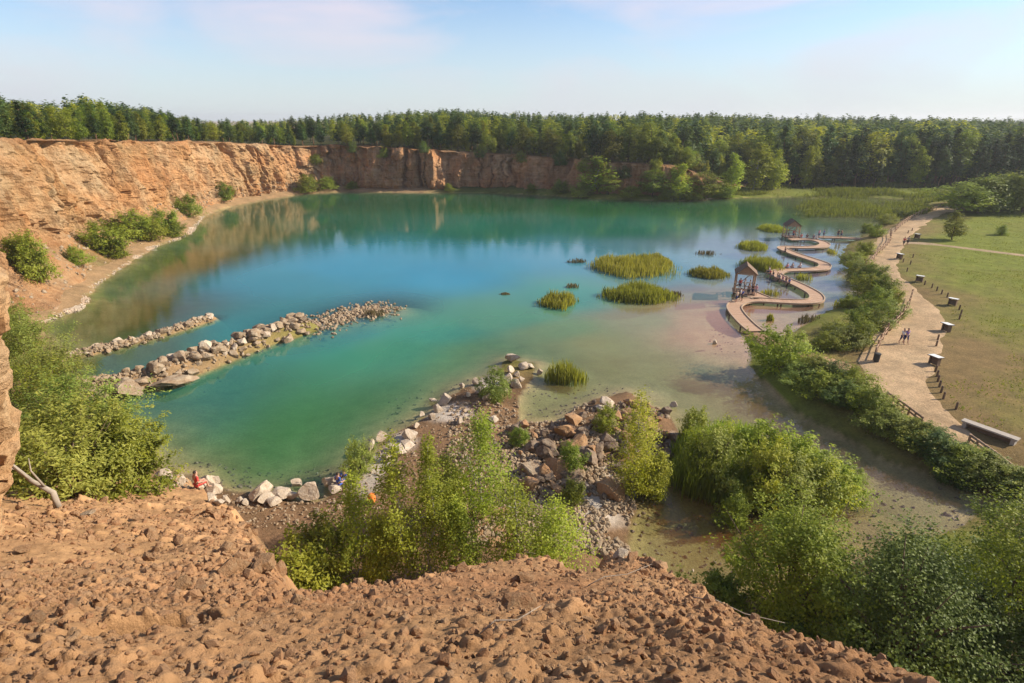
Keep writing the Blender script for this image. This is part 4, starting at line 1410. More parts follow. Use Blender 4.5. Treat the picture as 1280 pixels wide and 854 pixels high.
RD = [(785, 346, 96, 22, 1.8, 'reed', 'largest clump of green reeds in the middle of the lake'), (822, 338, 34, 14, 1.6, 'reed', 'clump of reeds joined to the right of the largest reed island'),
      (798, 380, 76, 18, 1.8, 'reed', 'second large reed island just below the largest one'), (699, 386, 43, 12, 1.6, 'reed', 'small round reed island left of the large reed islands'),
      (886, 349, 46, 9, 1.4, 'reed', 'flat reed island midway between the large reed islands and the lookout tower'), (940, 314, 32, 8, 1.3, 'reed', 'small reed clump left of the far boardwalk loop'),
      (953, 340, 38, 11, 1.9, 'reed', 'bright reed clump beside the near lookout tower'), (966, 291, 28, 6, 1.2, 'reed', 'reed clump behind the far lookout tower'),
      (708, 481, 46, 12, 1.9, 'reed', 'tall reed clump off the tip of the brown mud spit'), (962, 371, 30, 6, 0.9, 'reed', 'thin reeds between the near tower and the boardwalk loop'),
      (1003, 352, 26, 6, 1.1, 'reed', 'thin reeds inside the middle loop of the boardwalk'), (1010, 405, 40, 8, 0.9, 'reed_dry', 'sparse dark reeds in the bay below the boardwalk'),
      (962, 402, 12, 3, 1.1, 'reed', 'tiny reed tuft below the lowest boardwalk bend'), (722, 330, 28, 4, 0.7, 'reed_dry', 'thin grey reeds left of the largest reed island'),
      (716, 361, 18, 4, 0.8, 'reed_dry', 'brownish reed tuft above the small round reed island'), (882, 320, 30, 5, 0.7, 'reed_dry', 'faint grey reeds above the flat reed island'),
      (844, 372, 20, 4, 0.7, 'reed_dry', 'thin grey reeds right of the second reed island'), (469, 398, 30, 8, 0.9, 'reed_dry', 'brown brush at the far end of the drowned rock spit'),
      (1060, 388, 30, 6, 1.2, 'reed', 'reeds at the corner of the bay under the path bushes'), (1040, 318, 16, 4, 0.9, 'reed', 'reeds at the shore beside the far boardwalk loop'),
      (810, 330, 24, 5, 1.4, 'reed', 'reeds at the back of the largest reed island'), (632, 369, 14, 2, 0.3, 'reed_dry', 'low dark weed patch alone in the open lake')]
for i, (px, py, w, dep_px, h, mt, lb) in enumerate(RD):
    p = at(px, py - dep_px * 0.5, 0)
    rx = w / FPX * zc_of(p) / 2
    pa, pb = at(px, py, 0), at(px, py - dep_px, 0)
    ry = max((pb.y - pa.y) / 2, 0.4)
    n = int(np.clip(rx * ry * 3.14 * (70 if mt == 'reed' and h > 1.15 else 12), 50, 4000))
    n = 110 if i in (11, 12) else max(n, 120)
    rx, ry = (rx * 0.8, ry * 0.8) if n <= 120 else (rx, ry)
    tag(obj('reed_clump', reed_mesh('reed_clump', n, rx, ry, h, M[mt], 800 + i, 0.10), None, (p.x, p.y, 0)), lb, 'reeds')

for i, (px, py, rx, ry, h, lb) in enumerate([(872, 588, 1.9, 2.2, 3.0, 'tall bright green reeds at the left end of the willow thicket'), (896, 612, 2.2, 2.0, 2.8, 'tall bright green reeds at the front left of the willow thicket'),
                                             (905, 580, 2.6, 2.4, 3.0, 'tall bright green reeds at the back left of the willow thicket'), (928, 622, 2.2, 1.8, 2.6, 'tall bright green reeds at the front middle of the willow thicket'),
                                             (945, 592, 2.6, 2.2, 2.8, 'tall bright green reeds at the back middle of the willow thicket'), (985, 600, 2.4, 2.0, 2.6, 'tall bright green reeds behind the right half of the willow thicket')]):
    p = at(px, py - 8, 0)
    tag(obj('reed_clump', reed_mesh('reed_clump', 3600, rx * 1.15, ry, h * 0.78, M['reed_green'], 860 + i, 0.07), None, (p.x, p.y, 0)), lb, 'reeds')
# marsh of reeds on the far right shore: nobody could count it
r = np.random.default_rng(5)
mx_, my_ = [], []
for (px, py, w, dp, n) in [(1010, 243, 150, 7, 2600), (1110, 246, 150, 9, 3200), (1075, 262, 170, 18, 4200), (1130, 268, 70, 16, 1600), (930, 244, 70, 5, 900), (1095, 254, 190, 10, 3000), (1030, 266, 90, 8, 1200), (1060, 238, 220, 3, 2000)]:
    a = r.uniform(-1, 1, n * 3) + r.normal(size=n * 3) * 0.16
    b = r.uniform(-1, 1, n * 3) + r.normal(size=n * 3) * 0.16
    k = (a * a + b * b < 1)
    for aa, bb in zip(a[k][:int(n * 1.7)], b[k][:int(n * 1.7)]):
        q = at(px + aa * w / 2, py + bb * dp / 2, 0)
        mx_.append(q.x)
        my_.append(q.y)
mx_, my_ = np.array(mx_), np.array(my_)
dens = fbm(mx_ * 0.08, my_ * 0.08, 0, 77, 3)
k = dens > -0.12 + 0.1 * r.normal(size=len(dens))
mx_, my_, dens = mx_[k], my_[k], dens[k]
mz_ = np.maximum(base_z(mx_, my_), -0.3)
n = len(mx_)
base = reed_mesh('reed_bed', n, 1, 1, 1.0, M['reed_far'], 99, 0.2)
co = np.empty(n * 18, np.float32)
base.vertices.foreach_get('co', co)
co = co.reshape(n, 6, 3)
cen = co[:, :2].mean(1, keepdims=True)
co[:, :, :2] -= cen[:, :, :2]
co[:, :, 2] = co[:, :, 2] * (1.0 + 0.9 * dens[:, None])
co[:, :, 0] += mx_[:, None]
co[:, :, 1] += my_[:, None]
co[:, :, 2] += mz_[:, None]
base.vertices.foreach_set('co', co.ravel())
base.update()
tag(obj('reed_bed', base), 'broad bed of yellow green reeds in the marsh at the far right shore', 'reeds', kind='stuff')

# ---------------------------------------------------------------- near rock buttress at the left edge of the slope
BP = catmull([(-30, -2), (-20, 3), (-15.2, 9), (-13.7, 13.6), (-14.1, 15.6), (-16.6, 17.6), (-21, 19), (-27, 21)], 0.12)
bt = np.gradient(BP, axis=0)
bt /= np.linalg.norm(bt, axis=1)[:, None]
bo = np.stack([bt[:, 1], -bt[:, 0]], 1)
bo = -bo if (bo[len(bo) // 2][0] < 0) else bo            # outwards: towards the slope
bsl = np.concatenate([[0], np.cumsum(np.linalg.norm(np.diff(BP, axis=0), axis=1))])
brow, bcol = [], []
zs = np.linspace(11.5, 20.5, 90)
for z in zs:
    zz = np.full(len(BP), z)
    lay = np.floor(zz / 0.42 + 0.4 * fbm(bsl * 0.1, 0, 0, 131, 2))
    led = (_hash(lay, np.floor(bsl * 0.3 + lay * 0.4), lay * 0, 132) - 0.5) * 0.42
    ft = fbm(bsl * 0.9, zz * 1.8, 0, 133, 5) * 0.3 + fbm(bsl * 0.25, zz * 0.2, 0, 134, 3) * 0.5
    o = led + ft - (20.5 - z) * 0.26 - 0.9 * sstep(20.0, 20.5, z)
    brow.append(np.stack([BP[:, 0] + bo[:, 0] * o, BP[:, 1] + bo[:, 1] * o, zz + 0.4 * fbm(bsl * 0.5, 0, 0, 135, 4) * sstep(17, 20.5, z)], 1))
    k = np.clip(0.5 + fbm(bsl * 0.3, zz * 0.9, 0, 136, 4), 0, 1)[:, None]
    bcol.append(np.array([0.78, 0.58, 0.36]) * (1 - k) + np.array([0.66, 0.42, 0.22]) * k)
for b in (1.5, 4, 9):
    brow.append(np.stack([BP[:, 0] - bo[:, 0] * b, BP[:, 1] - bo[:, 1] * b, np.full(len(BP), 20.9 + 0.12 * b)], 1))
    bcol.append(np.tile([0.36, 0.22, 0.11], (len(BP), 1)))
bme = mesh_np('rock_buttress', np.concatenate(brow), grid_faces(len(brow), len(BP)), M['cliff'], False, {'gcol': np.concatenate(bcol)})
struct(obj('cliff', bme))

# ---------------------------------------------------------------- rocks
def rock_mesh(name, seed, mat, sub=3, flat=1.0, cuts=16):
    r = np.random.default_rng(seed)
    bm = bmesh.new()
    bmesh.ops.create_icosphere(bm, subdivisions=sub, radius=1.0)
    co = np.array([v.co[:] for v in bm.verts])
    dirs = r.normal(size=(cuts, 3))
    dirs /= np.linalg.norm(dirs, axis=1)[:, None]
    for d in dirs:
        k = r.uniform(0.44, 0.78)
        ex = co @ d - k
        co = co - np.where(ex > 0, ex, 0)[:, None] * d
    nrm = co / (np.linalg.norm(co, axis=1)[:, None] + 1e-9)
    co = co + nrm * (fbm(co[:, 0] * 2.2 + seed, co[:, 1] * 2.2, co[:, 2] * 2.2, seed, 4) * 0.09)[:, None]
    co *= np.array([r.uniform(0.85, 1.25), r.uniform(0.7, 1.0), r.uniform(0.6, 0.9) * flat])
    co /= np.abs(co[:, :2]).max()
    for v, c in zip(bm.verts, co):
        v.co = c
    me = bpy.data.meshes.new(name)
    bm.to_mesh(me)
    bm.free()
    me.materials.append(mat)
    return me


RK = {k: [rock_mesh('boulder', 900 + 20 * j + i, M[m], 3, fl) for i in range(6)] for j, (k, m, fl) in enumerate([('tan', 'rock_tan', 1), ('dark', 'rock_dark', 1), ('pale', 'rock_pale', 1), ('red', 'rock_red', 0.85), ('slab', 'rock_tan', 0.36)])}
rr = np.random.default_rng(77)


def rock(kind, x, y, size, label, group=None, z=None, sink=0.25, cat='rock', name='boulder', tilt=0.35, sc=(1, 1, 1)):
    zz = zdrop(x, y) if z is None else z
    o = obj(name, RK[kind][rr.integers(len(RK[kind]))], None, (x, y, zz + size * (0.35 - sink)), (rr.normal() * tilt * 0.6, rr.normal() * tilt * 0.6, rr.uniform(0, 6.28)))
    f = size / 2
    o.scale = (f * sc[0] * rr.uniform(0.9, 1.1), f * sc[1] * rr.uniform(0.9, 1.1), f * sc[2])
    return tag(o, label, cat, group)


ln, rad_, _ = SPITS_W[0]
for i in range(135):
    t = 0.22 + 0.78 * rr.uniform() ** 0.8
    j = min(int(t * 5), 4)
    fr2 = t * 5 - j
    ax, ay = ln[j]
    bx, by = ln[j + 1]
    nx, ny = -(by - ay), bx - ax
    nl = math.hypot(nx, ny)
    q = float(np.clip(rr.normal() * 1.25, -2.3, 2.3))
    x, y = ax + (bx - ax) * fr2 + nx / nl * q, ay + (by - ay) * fr2 + ny / nl * q
    big_ = rr.uniform(0.55, 1.45) if i % 9 else 1.7
    rock('tan' if i % 7 else 'pale', x, y, big_, '%s boulder heaped on the long rock spit in the lake' % ('tan' if i % 7 else 'pale'), '%s boulders on the long rock spit' % ('tan' if i % 7 else 'pale'), sink=0.05 if q * q < 1 else 0.2)
for px, py, s, sx, lb in [(157, 489, 3.4, 1.2, 'long flat tan slab near the landward end of the long rock spit'), (217, 481, 3.6, 1.25, 'pale flat slab lying at the water edge of the long rock spit'),
                          (128, 497, 1.6, 1, 'blunt boulder at the landward tip of the long rock spit, left of the flat slab'), (115, 492, 1.5, 1, 'outermost small boulder at the landward tip of the long rock spit')]:
    p = at(px, py, 0.3)
    rock('slab' if s > 2 else 'tan', p.x, p.y, s, lb, None, z=0.35, sc=(sx, 0.62, 1), name='rock_slab' if s > 2 else 'boulder', tilt=0.12)
for i in range(34):
    t = (i + rr.uniform()) / 34
    k = t * 4
    j = min(int(k), 3)
    l2 = SPITS_W[1][0]
    x, y = [l2[j][a] + (l2[j + 1][a] - l2[j][a]) * (k - j) + rr.normal() * 0.45 for a in (0, 1)]
    rock('pale' if i % 2 else 'tan', x, y, rr.uniform(0.5, 1.3), '%s rock on the thin rock spit beside the long one' % ('pale' if i % 2 else 'tan'), '%s rocks on the thin rock spit' % ('pale' if i % 2 else 'tan'), sink=0.2, name='rock')
for px, py, s in [(262, 399, 1.8), (425, 398, 0.9), (452, 392, 0.8), (468, 386, 0.8), (395, 408, 0.9), (482, 385, 0.8), (440, 397, 0.6)]:
    p = at(px, py, 0)
    rock('pale' if px < 300 else 'tan', p.x, p.y, s, 'pale rock at the outer tip of the thin rock spit' if px < 300 else 'tan rock breaking the surface along the drowned end of the long spit', None if px < 300 else 'tan rocks of the drowned spit end', z=0.0, sink=0.25, name='rock')

# pale boulders along the near shore
NS = [(205, 597, 1.1), (214, 603, 0.9), (228, 606, 1.1), (262, 606, 1.3), (271, 604, 0.9), (268, 618, 1.2), (266, 628, 1.0), (275, 632, 0.8), (283, 628, 0.7), (300, 628, 0.6), (308, 630, 0.6), (326, 622, 1.9), (335, 627, 1.2), (343, 630, 1.0),
      (352, 622, 1.4), (365, 624, 1.3), (390, 622, 1.9), (412, 608, 1.5), (372, 607, 0.9), (420, 614, 0.9), (463, 561, 1.3), (477, 549, 1.2), (510, 562, 1.7), (499, 570, 1.3), (513, 548, 1.4), (521, 534, 0.7), (540, 523, 0.8), (548, 514, 1.0),
      (556, 504, 1.2), (575, 530, 1.0), (541, 502, 0.7), (594, 481, 1.2), (578, 484, 0.7), (609, 500, 1.2), (618, 527, 0.9), (640, 452, 2.0), (638, 466, 1.3), (655, 461, 1.2), (662, 460, 1.0), (646, 484, 1.2), (636, 478, 1.3), (646, 470, 0.8), (674, 467, 0.7),
      (652, 476, 0.7), (490, 562, 0.9), (485, 575, 1.0), (528, 520, 0.8), (843, 509, 0.9), (758, 507, 1.4), (751, 513, 1.0), (893, 430, 0.7), (630, 490, 0.8), (600, 492, 0.9), (585, 496, 0.8)]
for i, (px, py, s) in enumerate(NS):
    p = hit(px, py, (0, 2))
    if px == 893:
        lb, g = 'single pale rock standing out of the shallow water below the boardwalk', None
    elif px == 640:
        lb, g = 'large flat pale rock at the very tip of the brown mud spit', None
    elif px == 843:
        lb, g = 'lone pale rock in the water right of the upright tree', None
    elif px < 450:
        lb, g = 'pale limestone boulder on the near shore beside the scree', 'pale boulders on the near shore by the scree'
    elif px > 700:
        lb, g = 'pale boulder at the water behind the upright tree on the point', 'pale boulders behind the upright tree'
    else:
        lb, g = 'pale limestone boulder on the edge of the brown mud spit', 'pale boulders along the brown mud spit'
    rock('pale', p.x, p.y, s, lb, g, z=max(p.z, -0.1), sink=0.1)

# dark boulders on the rocky point
for i in range(112):
    a, b = rr.uniform(), rr.uniform()
    px = 645 + 195 * a + 6 * rr.normal()
    py = 528 + 105 * b - 14 * a
    if px > 800 and py > 600:
        continue
    p = hit(px, py, (0,))
    if p.z < 0.05 and i % 3:
        continue
    s = rr.uniform(0.55, 1.7) if i % 8 else rr.uniform(1.6, 2.3)
    rock('dark' if i % 4 else 'red', p.x, p.y, s, '%s boulder among the jumbled rocks of the rocky point' % ('dark brown' if i % 4 else 'reddish'), '%s boulders of the rocky point' % ('dark brown' if i % 4 else 'reddish'), z=max(p.z, 0), sink=0.12, tilt=0.8)
for i in range(26):
    px, py = rr.uniform(690, 835), rr.uniform(500, 545)
    p = hit(px, py, (0,))
    if p.z > 0.05:
        rock('dark' if i % 3 else 'red', p.x, p.y, rr.uniform(0.5, 1.2), '%s block at the water side of the rocky point behind the boulders' % ('dark brown' if i % 3 else 'reddish'), '%s blocks at the back of the rocky point' % ('dark brown' if i % 3 else 'reddish'), z=p.z, sink=0.12, tilt=0.8, name='rock')
for px, py, s, lb in [(712, 474 + 178, 2.2, 'large brown boulder with a flat sunlit face in the middle of the rocky point')]:
    p = hit(667, 595, (0,))
    rock('tan', p.x, p.y, s, lb, None, z=p.z, tilt=0.5)
for i in range(22):
    px, py = rr.uniform(560, 640), rr.uniform(610, 680)
    p = hit(px, py, (0,))
    rock('red', p.x, p.y, rr.uniform(0.4, 1.0), 'reddish stone in the gully between the birches', 'reddish stones in the gully', z=p.z, name='stone')
# larger stones of the foreground
FG = [(40, 648, 0.5, 'tan'), (62, 655, 0.5, 'red'), (110, 645, 0.9, 'slab'), (185, 700, 0.4, 'tan'), (195, 690, 0.4, 'tan'), (190, 672, 0.7, 'red'), (225, 678, 0.6, 'red'), (285, 715, 0.4, 'tan'), (300, 712, 0.45, 'red'), (283, 690, 0.6, 'tan'), (330, 705, 0.5, 'red'), (322, 715, 0.4, 'tan'),
      (318, 668, 0.7, 'red'), (330, 655, 0.6, 'tan'), (305, 660, 0.8, 'dark'), (345, 648, 0.9, 'red'), (310, 645, 0.7, 'tan'), (460, 720, 0.45, 'red'), (495, 724, 0.42, 'pale'), (446, 722, 0.34, 'red'), (412, 735, 0.30, 'pale'), (600, 696, 0.45, 'pale'), (628, 694, 0.65, 'pale'), (645, 697, 0.4, 'pale'),
      (520, 717, 0.35, 'pale'), (545, 712, 0.35, 'red'), (776, 696, 0.32, 'pale'), (790, 700, 0.4, 'red'), (866, 714, 0.26, 'pale'), (880, 730, 0.3, 'pale'), (1068, 792, 0.22, 'pale'), (1082, 795, 0.2, 'pale'), (1115, 818, 0.2, 'red'), (660, 728, 0.28, 'red'), (645, 760, 0.32, 'red'), (580, 715, 0.3, 'red'),
      (150, 690, 0.5, 'tan'), (30, 690, 0.5, 'red'), (90, 760, 0.16, 'tan'), (50, 775, 0.15, 'tan'), (230, 735, 0.3, 'red'), (250, 740, 0.28, 'red'), (270, 645, 0.8, 'tan'), (235, 640, 0.8, 'tan'), (130, 628, 0.8, 'red'), (420, 650, 0.9, 'red'), (395, 645, 0.8, 'dark')]
FG = [(a, b, c * (0.8 if a < 350 else 1), 'red' if a < 350 and d != 'slab' else d) for a, b, c, d in FG]
FG += [(int(268 + 78 * t_ + rr.normal() * 7), int(628 + 94 * t_ + rr.normal() * 8), float(rr.uniform(0.18, 0.42)), 'red') for t_ in np.linspace(0, 1, 26)]
for px, py, s, kd in FG:
    p = hit(px, py, (2,)) if py < 860 else at(px, py, 20)
    edge = px > 400 and s < 0.7 and py < 740
    lb = {'pale': 'pale grey', 'red': 'reddish brown', 'tan': 'tan', 'slab': 'flat tan', 'dark': 'dark brown'}[kd]
    where = 'on the crest of the rubble edge' if edge else 'half buried in the foreground rubble' if px > 400 else 'lying on the scree slope in the lower left'
    rock(kd, p.x, p.y, s, '%s stone %s' % (lb, where), '%s stones %s' % (lb, where), z=p.z, cat='stone', name='stone', sink=0.15)


def rubble(name, pts, sizes, mat, label, seed, sub=1, nvar=6):
    """uncountable small stones in one mesh"""
    r = np.random.default_rng(seed)
    tv = []
    for k in range(nvar):
        me = rock_mesh('t', seed * 10 + k, mat, sub, 0.9, 5)
        co = np.array([v.co[:] for v in me.vertices])
        fa = np.array([p.vertices[:] for p in me.polygons])
        tv.append((co, fa))
        bpy.data.meshes.remove(me)
    V, F, n0 = [], [], 0
    pick = r.integers(nvar, size=len(pts))
    for k in range(nvar):
        P, S = pts[pick == k], sizes[pick == k]
        m = len(P)
        if not m:
            continue
        co, fa = tv[k]
        q = r.normal(size=(m, 4))
        q /= np.linalg.norm(q, axis=1)[:, None]
        w, x, y, z = q.T
        R = np.stack([1 - 2 * (y * y + z * z), 2 * (x * y - z * w), 2 * (x * z + y * w), 2 * (x * y + z * w), 1 - 2 * (x * x + z * z), 2 * (y * z - x * w), 2 * (x * z - y * w), 2 * (y * z + x * w), 1 - 2 * (x * x + y * y)], 1).reshape(m, 3, 3)
        v = np.einsum('mij,nj->mni', R, co) * (S * 0.5)[:, None, None] + P[:, None, :]
        V.append(v.reshape(-1, 3))
        F.append((fa[None] + (np.arange(m) * len(co))[:, None, None] + n0).reshape(-1, 3))
        n0 += m * len(co)
    o = obj(name, mesh_np(name, np.concatenate(V), np.concatenate(F), mat, False))
    return tag(o, label, 'rubble', kind='stuff')


def bary_z(x, y):
    return np.array([zdrop(a, b) for a, b in zip(x, y)])


r = np.random.default_rng(8)
# foreground clods: denser where the rubble is coarse
nF = 62000
yq = np.exp(r.uniform(math.log(1.4), math.log(26), nF)) - 1.0
xq = r.uniform(-1.12, 0.98, nF) * (yq + 2.3)
sd_ = sdist(xq, yq, EDGE)
msk = np.clip(0.45 + 1.5 * fbm(xq * 0.28, yq * 0.28, 0, 101, 4), 0, 1)
kp = (sd_ < 0.25) & (r.uniform(0, 1, nF) < 1.1 - 0.85 * msk)
xq, yq = xq[kp], yq[kp]
sq = np.clip(0.012 + 0.0055 * yq, 0, 0.12) * np.exp(np.clip(r.normal(size=len(xq)) * 0.55, -1.5, 1.5))
zq = bary_z(xq, yq)
rubble('rubble', np.stack([xq, yq, zq + sq * 0.12], 1), sq, M['rock_red'], 'reddish clods and broken stones strewn over the foreground slope', 31, 1, 12)
# beach rubble on the rocky point, mud spit and near shore
xq, yq, zq, sq = [], [], [], []
for (x0, y0, x1, y1, n, a, b) in [(560, 500, 840, 690, 5200, 0.10, 0.62), (440, 480, 660, 640, 1500, 0.08, 0.35), (640, 540, 800, 690, 2200, 0.15, 0.7), (200, 600, 460, 660, 900, 0.1, 0.4)]:
    for _ in range(n):
        q = at(r.uniform(x0, x1), r.uniform(y0, y1), 0.6)
        z = float(zdrop(q.x, q.y))
        if z > 0.02 and fbm(np.array([q.x * 0.35]), np.array([q.y * 0.35]), 0, 3, 3)[0] > -0.45:
            xq.append(q.x), yq.append(q.y), zq.append(z), sq.append(r.uniform(a, b) * r.uniform(0.4, 1))
sq = np.array(sq)
rubble('rubble', np.stack([xq, yq, np.array(zq) + sq * 0.1], 1), sq, M['rock_tan'], 'small broken stones covering the rocky point and the mud spit', 32)
# spit filler
xq, yq, zq, sq = [], [], [], []
for ln_, rd, h in SPITS_W:
    for _ in range(1000):
        k = r.uniform(0, len(ln_) - 1.001)
        j = int(k)
        x, y = [ln_[j][a] + (ln_[j + 1][a] - ln_[j][a]) * (k - j) + r.normal() * rd * 0.55 for a in (0, 1)]
        xq.append(x), yq.append(y), zq.append(float(zdrop(x, y))), sq.append(r.uniform(0.15, 0.85) * r.uniform(0.5, 1))
sq, zq = np.array(sq), np.array(zq)
rubble('rubble', np.stack([xq, yq, zq + sq * 0.1], 1), sq, M['rock_tan'], 'small tan stones filling the gaps of the rock spits', 33)
# pale crust of stones along the left and far waterline
ii = r.integers(int(nC * 0.22), int(nC * 0.93), 2600)
oo = r.uniform(-0.5, 1.3, 2600)
sq = r.uniform(0.12, 0.5, 2600)
rubble('rubble', np.stack([cl[ii, 0] + out[ii, 0] * oo, cl[ii, 1] + out[ii, 1] * oo, 0.08 + 0.12 * np.clip(oo, 0, 2)], 1), sq, M['rock_pale'], 'pale stones lining the waterline under the cliffs', 34)
# talus blocks under the left cliff
xq, yq, zq = [], [], []
for _ in range(900):
    i = r.integers(int(nC * 0.26), int(nC * 0.62))
    k = r.integers(4, 24)
    p = rows_v[k][i]
    xq.append(p[0]), yq.append(p[1]), zq.append(p[2])
sq = r.uniform(0.2, 0.9, 900) ** 1.3
rubble('rubble', np.stack([xq, yq, zq], 1), sq, M['rock_tan'], 'fallen blocks on the scree at the foot of the left cliff', 35)
# drowned stones on the bed of the shallows
xq, yq, zq, sq = [], [], [], []
for (x0, y0, x1, y1, n) in [(790, 620, 960, 720, 170), (960, 600, 1210, 690, 150), (200, 570, 620, 625, 420), (480, 470, 640, 560, 260), (880, 400, 960, 440, 60), (380, 385, 500, 440, 160), (250, 430, 420, 500, 160), (660, 470, 780, 520, 120)]:
    for _ in range(n):
        q = at(r.uniform(x0, x1), r.uniform(y0, y1), 0)
        z = float(base_z(np.array([q.x]), np.array([q.y]))[0])
        if -1.6 < z < 0.0:
            s = r.uniform(0.1, 0.4)
            xq.append(q.x), yq.append(q.y), zq.append(min(z, -s * 0.3)), sq.append(s)
rubble('drowned_stones', np.stack([xq, yq, zq], 1), np.array(sq), M['rock_dark'], 'brown stones lying under the shallow water', 36)

# ---------------------------------------------------------------- sandy path, track, meadow grass
def ribbon(name, line, mat, lift, cols, nx_=9, wob=0.35, step=0.7):
    L = catmull(line, step)
    t = np.gradient(L[:, :2], axis=0)
    t /= np.linalg.norm(t, axis=1)[:, None]
    nn = np.stack([-t[:, 1], t[:, 0]], 1)
    u = np.linspace(-1, 1, nx_)
    wid = L[:, 2] / 2
    e1 = 1 + wob * fbm(L[:, 0] * 0.35, L[:, 1] * 0.35, 0, 3, 3)
    P = L[:, None, :2] + nn[:, None, :] * (u[None, :] * (wid * e1)[:, None])[:, :, None]
    x, y = P[:, :, 0].ravel(), P[:, :, 1].ravel()
    z = base_z(x, y) + lift - 0.05 * (np.abs(np.tile(u, len(L))) > 0.99)
    k = np.clip(0.5 + fbm(x * 0.5, y * 0.5, 0, 5, 4), 0, 1)[:, None]
    return struct(obj(name, mesh_np(name, np.stack([x, y, z], 1), grid_faces(len(L), nx_), mat, True, {'gcol': np.array(cols[0]) * k + np.array(cols[1]) * (1 - k)})))


ribbon('path', PATH_W, M['ground'], 0.045, ((0.54, 0.38, 0.235), (0.46, 0.315, 0.19)), 15)
ribbon('track', TRACK_W, M['ground'], 0.055, ((0.46, 0.33, 0.22), (0.36, 0.27, 0.16)), 7)
ribbon('shore_path', [(*at(x, y, 1.0)[:2], w) for x, y, w in [(1064, 466, 1.6), (1040, 458, 1.8), (1012, 447, 2.0), (990, 438, 1.8), (968, 428, 1.8), (950, 416, 1.8), (940, 409, 1.8)]], M['ground'], 0.06, ((0.50, 0.31, 0.185), (0.40, 0.24, 0.14)), 7)

r = np.random.default_rng(15)
n0 = 110000
gy_ = 32 + 120 * r.uniform(0, 1, n0) ** 1.35
gx_ = r.uniform(0.35, 1.05, n0) * (gy_ + 12)
pdg, _ = pdist(gx_, gy_, PATH_W)
tdg, _ = pdist(gx_, gy_, TRACK_W)
kp = (sdist(gx_, gy_, LAKE) > 1.5) & (pdg > 3.6) & (tdg > 1.3) & (fbm(gx_ * 0.22, gy_ * 0.22, 0, 9, 4) + 0.25 * r.normal(size=n0) > -0.05 + 0.5 * sstep(14, 5, pdg))
gx_, gy_ = gx_[kp], gy_[kp]
n = len(gx_)
gm = reed_mesh('grass', n, 1, 1, 0.13, M['grass'], 55, 0.10)
co = np.empty(n * 18, np.float32)
gm.vertices.foreach_get('co', co)
co = co.reshape(n, 6, 3)
co[:, :, :2] -= co[:, :2, :2].mean(1, keepdims=True)
co[:, :, 2] = np.maximum(co[:, :, 2], -0.05)
co += np.stack([gx_, gy_, base_z(gx_, gy_)], 1)[:, None, :]
gm.vertices.foreach_set('co', co.ravel())
gm.update()
tag(obj('grass', gm), 'short grass tufts covering the meadow beside the path', 'grass', kind='stuff')

# ---------------------------------------------------------------- boardwalk and lookout towers
def plank_mat():
    m, n, l, b = new_mat('deck_planks')
    a = N(n, 'Attribute', attribute_name='along')
    mu = N(n, 'Math', operation='MULTIPLY')
    mu.inputs[1].default_value = 6.5
    fl = N(n, 'Math', operation='FLOOR')
    wnz = N(n, 'TexWhiteNoise', noise_dimensions='1D')
    fr = N(n, 'Math', operation='FRACT')
    gt = N(n, 'Math', operation='GREATER_THAN')
    gt.inputs[1].default_value = 0.10
    l.new(a.outputs['Fac'], mu.inputs[0])
    l.new(mu.outputs[0], fl.inputs[0])
    l.new(fl.outputs[0], wnz.inputs['W'])
    l.new(mu.outputs[0], fr.inputs[0])
    l.new(fr.outputs[0], gt.inputs[0])
    c = mixc(n, l, wnz.outputs['Value'], (0.40, 0.235, 0.14), (0.52, 0.34, 0.22))
    c = mixc(n, l, gt.outputs[0], (0.10, 0.06, 0.04), c)
    l.new(c, b.inputs['Base Color'])
    b.inputs['Roughness'].default_value = 0.8
    return m


M['planks'] = plank_mat()
DZ = 0.46


def walkway(label, cat, line, width, name='boardwalk', post_step=5.0):
    L = catmull(line, 0.4)[:, :2]
    t = np.gradient(L, axis=0)
    t /= np.linalg.norm(t, axis=1)[:, None]
    nn = np.stack([-t[:, 1], t[:, 0]], 1)
    s = np.concatenate([[0], np.cumsum(np.linalg.norm(np.diff(L, axis=0), axis=1))])
    root = thing(name, label, cat, (L[0][0], L[0][1], 0))
    org = np.array([L[0][0], L[0][1], 0])

    def strip(nm, a, b, z0, z1, mat):
        p, q = L + nn * a, L + nn * b
        rows = [np.column_stack([p, np.full(len(L), z0)]), np.column_stack([p, np.full(len(L), z1)]), np.column_stack([q, np.full(len(L), z1)]), np.column_stack([q, np.full(len(L), z0)]), np.column_stack([p, np.full(len(L), z0)])]
        v = np.concatenate(rows) - org
        f = grid_faces(5, len(L))
        k = len(L)
        caps = [[0, k, 2 * k, 3 * k], [k - 1, 4 * k - 1, 3 * k - 1, 2 * k - 1]]
        return obj(nm, mesh_np(nm, v, np.concatenate([f, np.array(caps)]), mat, False, {'along': np.tile(s, 5)}), root)

    strip('deck', -width / 2, width / 2, DZ - 0.16, DZ, M['planks'])
    strip('edge_beam', -width / 2 - 0.02, -width / 2 + 0.14, DZ + 0.003, DZ + 0.11, M['wood_pale'])
    strip('edge_beam', width / 2 - 0.14, width / 2 + 0.02, DZ + 0.003, DZ + 0.11, M['wood_pale'])
    npst = max(2, int(s[-1] / post_step))
    pm = MB()
    pm.tube([(0, 0, -2.2), (0, 0, DZ - 0.17)], 0.10, 8)
    pme = pm.mesh('post', M['wood_dark'])
    for k in range(npst):
        i = int((k + 0.5) / npst * (len(L) - 1))
        for sd in (-1, 1):
            q = L[i] + nn[i] * sd * (width / 2 - 0.25)
            obj('post', pme, root, (q[0] - org[0], q[1] - org[1], 0))
    return root, L, nn


